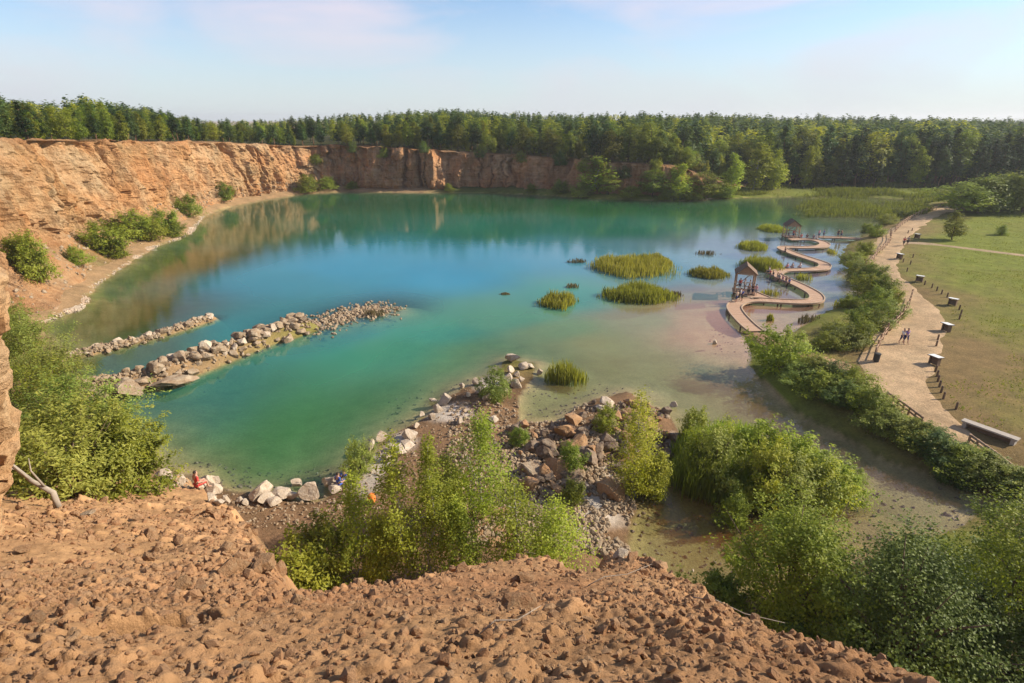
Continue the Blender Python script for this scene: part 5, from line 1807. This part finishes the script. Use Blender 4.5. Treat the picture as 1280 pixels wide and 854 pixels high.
BW_PX = [(945, 414), (934, 405), (922, 392), (918, 383), (926, 377), (945, 375), (975, 376.5), (1003, 377.5), (1020, 375), (1019, 368), (1006, 360), (992, 353.5), (978, 347.5), (970, 342), (977, 338.5), (995, 337.5), (1015, 337), (1029, 335), (1030, 330), (1015, 324.5),
         (998, 319), (984, 313.5), (978, 310), (986, 309), (1005, 309.5), (1025, 308.5), (1031, 305), (1022, 301), (1006, 299), (988, 299.5)]
bw_line = [tuple(at(x, y, DZ)[:2]) for x, y in BW_PX]
bw, BWL, BWN = walkway('winding wooden boardwalk zigzagging over the shallow water', 'boardwalk', bw_line, 2.0)
walkway('straight plank footbridge joining the far end of the boardwalk to the path bank', 'footbridge', [tuple(at(x, y, DZ)[:2]) for x, y in [(1024, 296.5), (1045, 297), (1066, 298), (1086, 300), (1100, 301.5)]], 1.7, 'footbridge')
walkway('short wedge of deck leading up to the near lookout tower', 'deck', [tuple(at(x, y, DZ + 0.004)[:2]) for x, y in [(952, 373), (940, 368), (928, 362)]], 3.0, 'deck_ramp', 3.0)


def tower(px, py, label, w=2.5, h=4.7, rz=0.0):
    p = at(px, py, DZ)
    root = thing('lookout_tower', label, 'tower', (p.x, p.y, 0), rz)
    m = MB()
    m.box((0, 0, DZ + 0.06), (w + 0.5, w + 0.5, 0.14))
    m.build('platform', M['planks'], root)
    m = MB()
    m.tube([(0, 0, -2.2), (0, 0, h - 1.2)], 0.10, 8)
    pm = m.mesh('post', M['wood'])
    for sx in (-1, 1):
        for sy in (-1, 1):
            obj('post', pm, root, (sx * w / 2, sy * w / 2, 0))
    for sx in (-1, 1):
        m = MB()
        for zz in (DZ + 0.55, DZ + 1.1):
            m.bar((sx * w / 2, -w / 2, zz), (sx * w / 2, w / 2, zz), 0.07, 0.1)
        m.bar((sx * w / 2, -w / 2, DZ + 1.2), (sx * w / 2, w / 2, h - 1.3), 0.08, 0.1)
        m.bar((sx * w / 2, -w / 2, h - 1.25), (sx * w / 2, w / 2, h - 1.25), 0.12, 0.16)
        m.build('railing', M['wood'], root)
    m = MB()
    m.bar((-w / 2, w / 2, DZ + 1.1), (w / 2, w / 2, DZ + 1.1), 0.07, 0.1)
    m.bar((-w / 2, w / 2, DZ + 0.55), (w / 2, w / 2, DZ + 0.55), 0.07, 0.1)
    m.bar((-w / 2, w / 2, DZ + 0.2), (w / 2, w / 2, h - 1.3), 0.08, 0.1)
    m.bar((-w / 2, w / 2, h - 1.28), (w / 2, w / 2, h - 1.28), 0.12, 0.16)
    m.bar((-w / 2, -w / 2, h - 1.28), (w / 2, -w / 2, h - 1.28), 0.12, 0.16)
    m.build('frame', M['wood'], root)
    m = MB()
    e, zt, zb = w / 2 + 0.28, h, h - 1.25
    for sx in (-1, 1):
        a = [(0, -e, zt), (0, e, zt), (sx * e, e, zb), (sx * e, -e, zb)]
        b = [(x, y, z - 0.10) for x, y, z in a]
        m.add(a + b, [(0, 1, 2, 3), (7, 6, 5, 4), (0, 4, 5, 1), (1, 5, 6, 2), (2, 6, 7, 3), (3, 7, 4, 0)])
    m.build('roof', M['wood_dark'], root)
    m = MB()
    for sy in (-1, 1):
        y = sy * (w / 2 - 0.02)
        m.add([(-w / 2, y - .03, zb), (w / 2, y - .03, zb), (0, y - .03, zt - 0.2), (-w / 2, y + .03, zb), (w / 2, y + .03, zb), (0, y + .03, zt - 0.2)], [(0, 1, 2), (5, 4, 3), (0, 3, 4, 1), (1, 4, 5, 2), (2, 5, 3, 0)])
    m.build('gable', M['wood'], root)
    return root


tower(929, 365, 'near wooden lookout tower with a gabled roof, beside the lowest boardwalk bend', rz=math.radians(-18))
tower(988, 296, 'far wooden lookout tower with a gabled roof at the last boardwalk loop', 2.6, 4.2, rz=math.radians(-10))


# ---------------------------------------------------------------- fences, boards, bollards, bench, bin
def fence(label, pxs, zg, h=1.2, step=2.4, rails=(0.55, 1.0), rail_w=0.09, post_r=0.09, group=None):
    L = catmull([(*at(x, y, zg)[:2], 0) for x, y in pxs], step)
    p0 = Vector((L[0][0], L[0][1], zg))
    root = thing('wooden_fence', label, 'fence', p0)
    pm = MB()
    pm.tube([(0, 0, -0.4), (0, 0, h)], post_r, 8)
    pme = pm.mesh('post', M['wood'])
    tops = []
    for q in L:
        z = gz(q[0], q[1]) - zg
        obj('post', pme, root, (q[0] - p0.x, q[1] - p0.y, z))
        tops.append(Vector((q[0] - p0.x, q[1] - p0.y, z)))
    for a, b in zip(tops[:-1], tops[1:]):
        for rz_ in rails:
            m = MB()
            m.tube([a + Vector((0, 0, rz_)), b + Vector((0, 0, rz_))], rail_w * 0.62, 7)
            m.build('rail', M['wood'], root)
    return root


fence('post and rail fence along the sandy path by the walking couple', [(1092, 450), (1099, 432), (1108, 418), (1118, 408), (1127, 399)], 1.6, 1.45, 1.9)
fence('post and rail fence on the bank above the middle of the boardwalk', [(1128, 394), (1135, 384), (1139, 371)], 1.6, 1.35, 1.9)
fence('post and rail fence beside the upper path near the footbridge', [(1086, 330), (1096, 318), (1106, 309), (1113, 300), (1113, 291)], 1.6, 1.3, 2.4)
fence('long post and rail fence where the path climbs away to the grove', [(1119, 288), (1126, 280), (1138, 272), (1152, 266), (1170, 262)], 1.6, 1.4, 2.6)
fence('low two rail fence between the path and the hedge by the row of stakes', [(1108, 497), (1122, 506), (1136, 515), (1152, 526)], 1.6, 0.75, 2.0, (0.35, 0.65), 0.16)
fence('low two rail fence at the lower end of the path beside the stone bench', [(1212, 548), (1232, 559), (1254, 572), (1276, 586)], 1.6, 0.75, 2.2, (0.35, 0.65), 0.16)
fence('low fence piece at the bend of the path behind the first meadow board', [(1101, 340), (1110, 347), (1118, 353)], 1.6, 0.8, 2.0, (0.35, 0.65), 0.12)


def board(px, py, label, rz):
    p = at(px, py, 1.6)
    p.z = gz(p.x, p.y)
    root = thing('information_board', label, 'information board', p, rz)
    root.scale = (0.8, 0.8, 0.8)
    for sx in (-1, 1):
        m = MB()
        m.box((sx * 0.5, 0, 0.45), (0.12, 0.5, 1.2))
        m.build('leg', M['wood_dark'], root)
    m = MB()
    m.box((0, 0.0, 0.5), (0.88, 0.10, 0.85))
    m.build('back_panel', M['wood_dark'], root)
    m = MB()
    m.box((0, 0, 1.12), (1.35, 1.15, 0.07), rx=math.radians(5))
    m.build('frame', M['wood_dark'], root)
    m = MB()
    m.box((0, -0.015, 1.165), (1.28, 1.08, 0.03), rx=math.radians(5))
    m.build('panel', M['panel'], root)


for px, py, rz, lb in [(1167, 456, 1.9, 'slanted white information board nearest the row of stakes'), (1182, 414, 1.7, 'slanted white information board facing the walking couple'), (1190, 381, 2.2, 'slanted grey topped information board beside the widest part of the path'),
                       (1149, 351, 2.3, 'slanted information board at the grassy narrowing of the path'), (1124, 323, 1.8, 'slanted white information board below the track junction'), (1146, 298, 2.0, 'slanted information board above the track junction')]:
    board(px, py, lb, rz)

bmb = MB()
bmb.tube([(0, 0, -0.3), (0, 0, 0.62), (0, 0, 0.68)], [0.10, 0.09, 0.05], 8)
bme_ = bmb.mesh('bollard', M['wood_dark'])
BO = [(1169, 465), (1171, 471), (1172, 477.5), (1174, 484), (1176, 491), (1179, 498.5), (1195, 511), (1165, 359), (1171, 363), (1177, 367), (1184, 371), (1199, 387), (1201, 393), (1199, 399), (1134, 338), (1138, 330), (1129, 327), (1141, 322), (1172, 425), (1170, 433), (1156, 355), (1135, 291), (1140, 288)]
for i, (px, py) in enumerate(BO):
    p = at(px, py, 1.6)
    a = i < 6
    o = obj('bollard', bme_, None, (p.x, p.y, gz(p.x, p.y)), (0, 0, i))
    tag(o, 'lone dark wooden stake between the row of stakes and the stone bench' if i == 6 else 'dark wooden stake in the close row below the nearest information board' if a else 'dark wooden stake along the meadow side of the path', 'bollard',
        None if i == 6 else 'wooden stakes in the close row' if a else 'wooden stakes along the meadow edge')

p = at(1236, 541, 1.6)
root = thing('stone_bench', 'long flat topped stone bench at the edge of the meadow in the lower right', 'bench', (p.x, p.y, gz(p.x, p.y)), math.atan2(at(1261, 548, 1.6).y - at(1211, 530, 1.6).y, at(1261, 548, 1.6).x - at(1211, 530, 1.6).x))
m = MB()
m.box((0, 0, 0.52), (3.6, 0.62, 0.12))
m.build('top_slab', M['concrete'], root)
m = MB()
m.box((0.1, 0.08, 0.2), (3.1, 0.12, 0.5))
m.build('back_wall', M['wood_dark'], root)
for sx in (-1, 1):
    m = MB()
    m.box((sx * 1.55, 0, 0.19), (0.26, 0.5, 0.54))
    m.build('support', M['concrete'], root)
p = at(1095, 452, 1.6)
root = thing('litter_bin', 'dark litter bin at the near end of the path fence', 'bin', (p.x, p.y, gz(p.x, p.y)))
m = MB()
m.tube([(0, 0, -0.02), (0, 0, 0.85)], [0.24, 0.29], 14)
m.build('barrel', M['bin'], root)
m = MB()
m.tube([(0, 0, 0.853), (0, 0, 0.94), (0, 0, 0.98)], [0.32, 0.30, 0.10], 14)
m.build('lid', M['bin'], root)

# dead branch and stump beside the buttress
p = hit(72, 632, (2, 0))
root = thing('dead_branch', 'bleached fallen branch leaning over the scree at the left thicket', 'branch', p)
m = MB()
m.tube([(0, 0, -0.2), (-0.05, 0.05, 0.6), (-1.0, 0.3, 1.0), (-2.2, 0.6, 2.0), (-3.2, 0.9, 3.6)], [0.14, 0.12, 0.09, 0.06, 0.03], 8)
m.build('limb', M['dead_wood'], root, True)
for e in [((-1.0, 0.3, 1.0), (-1.5, 0.2, 1.9), (-1.4, 0.2, 2.8)), ((-0.4, 0.15, 0.8), (-0.6, 0.0, 1.7), (-0.5, 0, 2.3)), ((-1.6, 0.45, 1.5), (-2.6, 0.2, 1.7), (-3.5, 0.2, 2.3))]:
    m = MB()
    m.tube(e, [0.05, 0.035, 0.012], 6)
    m.build('twig', M['dead_wood'], root, True)
m = MB()
m.tube([(0, 0, 0), (0.45, 0.1, 0.05), (1.0, 0.05, 0.02), (1.7, 0.15, 0.06)], [0.012, 0.011, 0.009, 0.004], 6)
for i, (px, py, rz, lb) in enumerate([(735, 735, 0.28, 'thin dry stick lying across the rubble near its crest'), (865, 750, -0.5, 'thin dry stick along the right end of the rubble edge'), (600, 800, 0.3, 'short pale stick lying in the middle of the foreground rubble')]):
    p = hit(px, py, (2,))
    tag(obj('dry_stick', m.mesh('dry_stick', M['dead_wood'], True), None, (p.x, p.y, p.z + 0.04), (0, 0, rz), (0.55, 0.55, 0.5) if i < 2 else (0.2, 0.3, 0.6)), lb, 'stick')

# ---------------------------------------------------------------- people
def skin_mesh(name, verts, edges, mat, sub=1, root=0):
    me = bpy.data.meshes.new(name + '_s')
    me.from_pydata([v[:3] for v in verts], [], [])
    me.edges.add(len(edges))
    me.edges.foreach_set('vertices', np.array(edges, np.int32).ravel())
    me.update()
    o = bpy.data.objects.new(name + '_s', me)
    COL.objects.link(o)
    o.modifiers.new('skin', 'SKIN')
    if not me.skin_vertices:
        bm = bmesh.new()
        bm.from_mesh(me)
        bm.verts.layers.skin.verify()
        bm.to_mesh(me)
        bm.free()
    for i, v in enumerate(verts):
        d = me.skin_vertices[0].data[i]
        d.radius = (v[3], v[4] if len(v) > 4 else v[3])
        d.use_root = (i == root)
    o.modifiers.new('sub', 'SUBSURF').levels = sub
    dg = bpy.context.evaluated_depsgraph_get()
    dg.update()
    out_ = bpy.data.meshes.new_from_object(o.evaluated_get(dg))
    out_.name = name
    bpy.data.objects.remove(o)
    bpy.data.meshes.remove(me)
    out_.materials.clear()
    out_.materials.append(mat)
    out_.polygons.foreach_set('use_smooth', np.full(len(out_.polygons), True))
    return out_


def cloth(name, col):
    m, n, l, b = new_mat(name)
    f = noise_fac(n, l, 30, 3, 0.5, 0.3, 0.7)
    l.new(mixc(n, l, f, tuple(c * 0.85 for c in col), tuple(min(1, c * 1.1) for c in col)), b.inputs['Base Color'])
    b.inputs['Roughness'].default_value = 0.85
    return m


CLO = {k: cloth(k + '_cloth', c) for k, c in {'white': (0.72, 0.70, 0.68), 'black': (0.03, 0.03, 0.035), 'red': (0.55, 0.05, 0.04), 'blue': (0.04, 0.10, 0.45), 'navy': (0.03, 0.04, 0.12), 'grey': (0.30, 0.30, 0.31),
                                              'pink': (0.62, 0.28, 0.32), 'purple': (0.22, 0.14, 0.36), 'brown': (0.20, 0.12, 0.08), 'green': (0.10, 0.22, 0.10), 'beige': (0.48, 0.40, 0.30), 'orange': (0.75, 0.20, 0.03)}.items()}
SKIN = cloth('skin', (0.50, 0.29, 0.20))
HAIR = {k: cloth(k + '_hair', c) for k, c in {'dark': (0.03, 0.02, 0.015), 'brown': (0.10, 0.055, 0.03), 'fair': (0.36, 0.25, 0.12)}.items()}


def pose(kind):
    z0 = 0.95
    V = {}
    if kind in ('stand', 'walk'):
        dz, lean = 0.0, 0.0
    else:
        dz, lean = -0.82, 0.05
    V['pel'] = (0, 0, 0.95 + dz, 0.14, 0.105)
    V['spi'] = (0, lean * 0.4, 1.13 + dz, 0.125, 0.095)
    V['che'] = (0, lean * 0.2, 1.32 + dz, 0.155, 0.105)
    V['nek'] = (0, -0.02, 1.47 + dz, 0.055, 0.055)
    V['hed'] = (0, -0.03, 1.56 + dz, 0.075, 0.085)
    V['cra'] = (0, -0.02, 1.645 + dz, 0.085, 0.098)
    V['top'] = (0, -0.01, 1.72 + dz, 0.055, 0.06)
    V['nos'] = (0, -0.14, 1.595 + dz, 0.013, 0.013)
    E = [('pel', 'spi'), ('spi', 'che'), ('che', 'nek'), ('nek', 'hed'), ('hed', 'cra'), ('cra', 'top'), ('hed', 'nos')]
    for s, sd in ((-1, 'l'), (1, 'r')):
        sw = s * 0.22 if kind == 'walk' else 0.0
        V['sho' + sd] = (s * 0.175, 0.0, 1.41 + dz, 0.06, 0.06)
        if kind == 'sit':
            V['elb' + sd] = (s * 0.25, 0.06, 1.13 + dz, 0.042, 0.042)
            V['wri' + sd] = (s * 0.17, -0.18, 1.03 + dz, 0.030, 0.028)
            hd = Vector((0, -0.95, -0.3)).normalized()
        else:
            V['elb' + sd] = (s * 0.225, 0.03 + sw * 0.5, 1.13, 0.042, 0.042)
            V['wri' + sd] = (s * 0.235, -0.05 + sw, 0.90, 0.030, 0.028)
            hd = Vector((0, -0.2, -1)).normalized()
        w = Vector(V['wri' + sd][:3])
        pm_ = w + hd * 0.075
        V['pal' + sd] = (*pm_, 0.034, 0.020)
        E += [('che', 'sho' + sd), ('sho' + sd, 'elb' + sd), ('elb' + sd, 'wri' + sd), ('wri' + sd, 'pal' + sd)]
        side = Vector((0, 1, 0)) if kind != 'sit' else Vector((1, 0, 0))
        for fi, (off, ln_) in enumerate([(-0.027, 0.075), (-0.009, 0.088), (0.009, 0.083), (0.027, 0.066)]):
            a = pm_ + side * off + hd * 0.035
            b = a + hd * ln_ * 0.5 + Vector((-s * 0.008, 0, 0))
            c = b + hd * ln_ * 0.4 + Vector((-s * 0.02, -0.0, -0.004))
            for nm, q, rr_ in (('a', a, 0.010), ('b', b, 0.009), ('c', c, 0.0075)):
                V['f%d%s%s' % (fi, nm, sd)] = (*q, rr_)
            E += [('pal' + sd, 'f%da%s' % (fi, sd)), ('f%da%s' % (fi, sd), 'f%db%s' % (fi, sd)), ('f%db%s' % (fi, sd), 'f%dc%s' % (fi, sd))]
        ta = w + hd * 0.045 - side * 0.042
        tb = ta + hd * 0.035 - side * 0.018
        V['ta' + sd], V['tb' + sd] = (*ta, 0.011), (*tb, 0.009)
        E += [('wri' + sd, 'ta' + sd), ('ta' + sd, 'tb' + sd)]
        V['hip' + sd] = (s * 0.095, 0, 0.88 + dz, 0.092, 0.095)
        if kind == 'sit':
            V['kne' + sd] = (s * 0.12, -0.43, 0.16, 0.062, 0.062)
            V['ank' + sd] = (s * 0.12, -0.47, -0.27, 0.042, 0.042)
            V['toe' + sd] = (s * 0.13, -0.63, -0.32, 0.036, 0.028)
        else:
            st = -s * 0.24 if kind == 'walk' else 0.0
            V['kne' + sd] = (s * 0.10, -0.03 + st * 0.5, 0.50, 0.062, 0.062)
            V['ank' + sd] = (s * 0.10, 0.02 + st, 0.09, 0.042, 0.042)
            V['toe' + sd] = (s * 0.115, -0.15 + st, 0.035, 0.038, 0.030)
        E += [('pel', 'hip' + sd), ('hip' + sd, 'kne' + sd), ('kne' + sd, 'ank' + sd), ('ank' + sd, 'toe' + sd)]
    return V, E


def sub_skin(name, V, E, keep, grow, mat, cut=None):
    V = dict(V)
    if cut:
        V.update(cut)
    nm = [k for k in V if k in keep]
    idx = {k: i for i, k in enumerate(nm)}
    vs_ = [(*V[k][:3], *[q * grow + 0.006 for q in V[k][3:]]) for k in nm]
    es = [(idx[a], idx[b]) for a, b in E if a in idx and b in idx]
    return skin_mesh(name, vs_, es, mat)


PPL = {}
for kd in ('stand', 'walk', 'sit'):
    V, E = pose(kd)
    nm = list(V)
    idx = {k: i for i, k in enumerate(nm)}
    body = skin_mesh('body', [V[k] for k in nm], [(idx[a], idx[b]) for a, b in E], SKIN)
    half = {}
    for sd in 'lr':
        a, b = V['sho' + sd], V['elb' + sd]
        half['elb' + sd] = tuple(x + (y - x) * 0.8 for x, y in zip(a, b))
    shirt = sub_skin('shirt', V, E, {'pel', 'spi', 'che', 'shol', 'shor', 'elbl', 'elbr'}, 1.10, CLO['white'], half)
    trs = {}
    for sd in 'lr':
        a, b = V['kne' + sd], V['ank' + sd]
        trs['kne' + sd] = tuple(x + (y - x) * 0.18 for x, y in zip(a, b))
    trou = sub_skin('trousers', V, E, {'pel', 'hipl', 'hipr', 'knel', 'kner'}, 1.10, CLO['navy'], trs)
    bm = bmesh.new()
    bmesh.ops.create_uvsphere(bm, u_segments=14, v_segments=10, radius=1)
    c = V['cra']
    for v in list(bm.verts):
        if v.co.z < -0.35 or (v.co.y < -0.55 and v.co.z < 0.45):
            bm.verts.remove(v)
    for v in bm.verts:
        v.co = Vector((c[0] + v.co.x * 0.098, c[1] + 0.008 + v.co.y * 0.115, c[2] + 0.005 + v.co.z * 0.098))
    hm = bpy.data.meshes.new('hair')
    bm.to_mesh(hm)
    bm.free()
    hm.materials.append(HAIR['dark'])
    PPL[kd] = (body, shirt, trou, hm)


def person(kd, loc, face, shirt, trousers, hair, label, group=None, s=1.0):
    o = thing('person', label, 'person', loc, face, group)
    o.scale = (s, s, s)
    for nm, me, mt in zip(('body', 'shirt', 'trousers', 'hair'), PPL[kd], (None, CLO[shirt], CLO[trousers], HAIR[hair])):
        c = obj(nm, me, o)
        if mt:
            c.material_slots[0].link = 'OBJECT'
            c.material_slots[0].material = mt
    return o


def on_deck(px, py):
    return at(px, py, DZ + 0.005)


def face_to(p, tx, ty):
    return math.atan2(ty - p.y, tx - p.x) + math.pi / 2


P1 = at(1126.5, 429, 1.66)
P2 = at(1131.5, 429, 1.66)
for p, lb, sh, hr in ((P1, 'person in a pale top on the left of the couple walking on the sandy path', 'purple', 'fair'), (P2, 'person in a purple top on the right of the couple walking on the sandy path', 'purple', 'dark')):
    p.z = gz(p.x, p.y) + 0.05
    person('walk', p, 0.15, 'white' if hr == 'fair' else sh, 'navy', hr, lb)
for px, py, sh, lb in ((1129, 307, 'red', 'left of the two people walking at the track junction'), (1134, 306, 'grey', 'right of the two people walking at the track junction')):
    p = at(px, py, 1.66)
    p.z = gz(p.x, p.y) + 0.055
    person('walk', p, 2.2, sh, 'black', 'brown', 'person in a %s top, %s' % (sh, lb))
# sitting along the middle bend: on the lake-side edge of the deck, legs over the water
cols = ['white', 'red', 'black', 'beige', 'grey', 'pink', 'brown', 'blue', 'white', 'purple', 'green', 'black']
hair = ['dark', 'brown', 'fair', 'dark']


def edge_sit(px, py, side, sh, tr, hr, lb, group=None):
    p = on_deck(px, py)
    i = int(np.argmin((BWL[:, 0] - p.x) ** 2 + (BWL[:, 1] - p.y) ** 2))
    e = BWL[i] + BWN[i] * side * 1.08
    q = Vector((e[0], e[1], DZ + 0.10))
    person('sit', q, math.atan2(BWN[i][1] * side, BWN[i][0] * side) + math.pi / 2, sh, tr, hr, lb, group)


# which side of the deck faces the near water
def side_to(px, py, tx, ty):
    p, q = on_deck(px, py), on_deck(tx, ty)
    i = int(np.argmin((BWL[:, 0] - p.x) ** 2 + (BWL[:, 1] - p.y) ** 2))
    return 1 if (q.x - BWL[i][0]) * BWN[i][0] + (q.y - BWL[i][1]) * BWN[i][1] > 0 else -1


mid = [(968, 341), (970, 344), (974, 346), (977, 348), (981, 349.5), (984, 351), (988, 352.5), (992, 354)]
for i, (px, py) in enumerate(mid):
    where = ['at the upper end', 'second from the upper end', 'third from the upper end', 'fourth from the upper end', 'fifth from the upper end', 'sixth from the upper end', 'next to last', 'at the lower end'][i]
    edge_sit(px, py, side_to(px, py, px - 20, py + 12), cols[i], ['navy', 'black', 'grey'][i % 3], hair[i % 4], 'person in %s sitting %s on the middle boardwalk bend' % (cols[i], where))
for i, (px, py, sh) in enumerate([(986, 337, 'pink'), (993, 337, 'grey'), (1001, 336, 'white')]):
    edge_sit(px, py, side_to(px, py, px, py - 12), sh, 'navy', hair[i], 'person in %s, %s of the three sitting above the middle boardwalk bend' % (sh, ['left', 'middle', 'right'][i]))
edge_sit(988, 315, side_to(988, 315, 975, 325), 'brown', 'black', 'dark', 'person in a brown top sitting alone on the far zigzag of the boardwalk')
for i, (px, py, sh) in enumerate([(1004, 299, 'red'), (1009, 299, 'black'), (1014, 299, 'navy'), (1019, 300, 'white')]):
    edge_sit(px, py, side_to(px, py, px, py - 12), sh, 'grey', hair[i % 4], 'person in %s, %s of the row sitting near the far tower' % (sh, ['first', 'second', 'third', 'last'][i]))
for i, (px, py, sh) in enumerate([(1023, 297.2, 'pink'), (1029, 297.0, 'blue'), (1047, 297.0, 'black'), (1051, 297.2, 'brown')]):
    person('stand', on_deck(px, py), 0.4 + i, sh, 'navy', hair[i], 'person in %s standing on the footbridge, %s' % (sh, ['nearest its boardwalk end', 'second from its boardwalk end', 'left of the pair at its middle', 'right of the pair at its middle'][i]))
TW = [(924, 363, 'red', 'stand', 'under the left post of the near lookout tower'), (930, 363.5, 'white', 'stand', 'in the middle of the near lookout tower'), (936, 365, 'beige', 'stand', 'under the right post of the near lookout tower'),
      (940, 369, 'black', 'stand', 'on the ramp just right of the near lookout tower'), (944, 370, 'pink', 'stand', 'at the foot of the ramp of the near lookout tower'), (935, 369.5, 'brown', 'stand', 'in front of the near lookout tower'),
      (920, 378, 'beige', 'stand', 'on the boardwalk at the left of the lowest bend'), (925, 375, 'white', 'stand', 'on the boardwalk below the near lookout tower'), (927, 376.5, 'blue', 'stand', 'right of the one in white below the near tower')]
for i, (px, py, sh, kd, wh) in enumerate(TW):
    p = on_deck(px, py)
    p.z += 0.13 if i < 3 else 0.0
    person(kd, p, 0.6 * i, sh, ['navy', 'grey', 'black'][i % 3], hair[i % 4], 'person in %s %s' % (sh, wh))
for i, (px, py, sh) in enumerate([(985, 298, 'grey'), (991, 298, 'red')]):
    p = on_deck(px, py)
    p.z += 0.13
    person('stand', p, 1.0 + i, sh, 'navy', hair[i], 'person in a %s top standing under the far lookout tower' % sh)
# people and things on the near shore
rk = hit(249, 612, (0, 2))
p = Vector((rk.x, rk.y, max(zdrop(rk.x, rk.y), 0.1)))
rock('pale', p.x, p.y + 0.05, 0.9, 'flat pale rock under the bather in red', None, z=p.z - 0.05, sink=0.2, sc=(1.1, 1.0, 0.9), tilt=0.05)
person('sit', (p.x, p.y - 0.05, p.z + 0.33), 2.5, 'red', 'red', 'dark', 'bather in red sitting on the pale rocks of the near shore', s=1.12)
for i, (px, py, col, lb) in enumerate([(424, 611, 'blue', 'left of the two people in blue crouched on the near shore'), (432, 604, 'blue', 'right of the two people in blue crouched on the near shore')]):
    q = hit(px, py, (0, 2))
    person('sit', (q.x, q.y, q.z + 0.32), 2.6 + i, col, 'blue', 'dark', lb, s=1.1)
q = hit(465, 627, (0, 2))
root = thing('rucksack', 'orange rucksack lying on the white gravel by the birches', 'rucksack', q, 0.5)
m = MB()
m.tube([(0, 0, 0.02), (0, 0, 0.2), (0, 0.02, 0.5), (0, 0.03, 0.62)], [0.22, 0.27, 0.24, 0.10], 10)
m.build('bag', CLO['orange'], root, True)
m = MB()
m.tube([(0, -0.2, 0.1), (0, -0.32, 0.2), (0, -0.28, 0.34), (0, -0.22, 0.38)], [0.09, 0.11, 0.1, 0.05], 8)
m.build('pocket', CLO['orange'], root, True)

# ---------------------------------------------------------------- thin summer haze over the whole place
hzm = bpy.data.materials.new('haze')
hzm.use_nodes = True
hn, hl = hzm.node_tree.nodes, hzm.node_tree.links
hn.clear()
ho = hn.new('ShaderNodeOutputMaterial')
pv = hn.new('ShaderNodeVolumePrincipled')
pv.inputs['Color'].default_value = (0.95, 0.97, 1.0, 1)
pv.inputs['Density'].default_value = HAZE_D
pv.inputs['Anisotropy'].default_value = 0.2
hl.new(pv.outputs[0], ho.inputs['Volume'])
m = MB()
m.box((0, 320, 26), (9800, 12800, 80))
struct(m.build('haze', hzm), 'stuff')
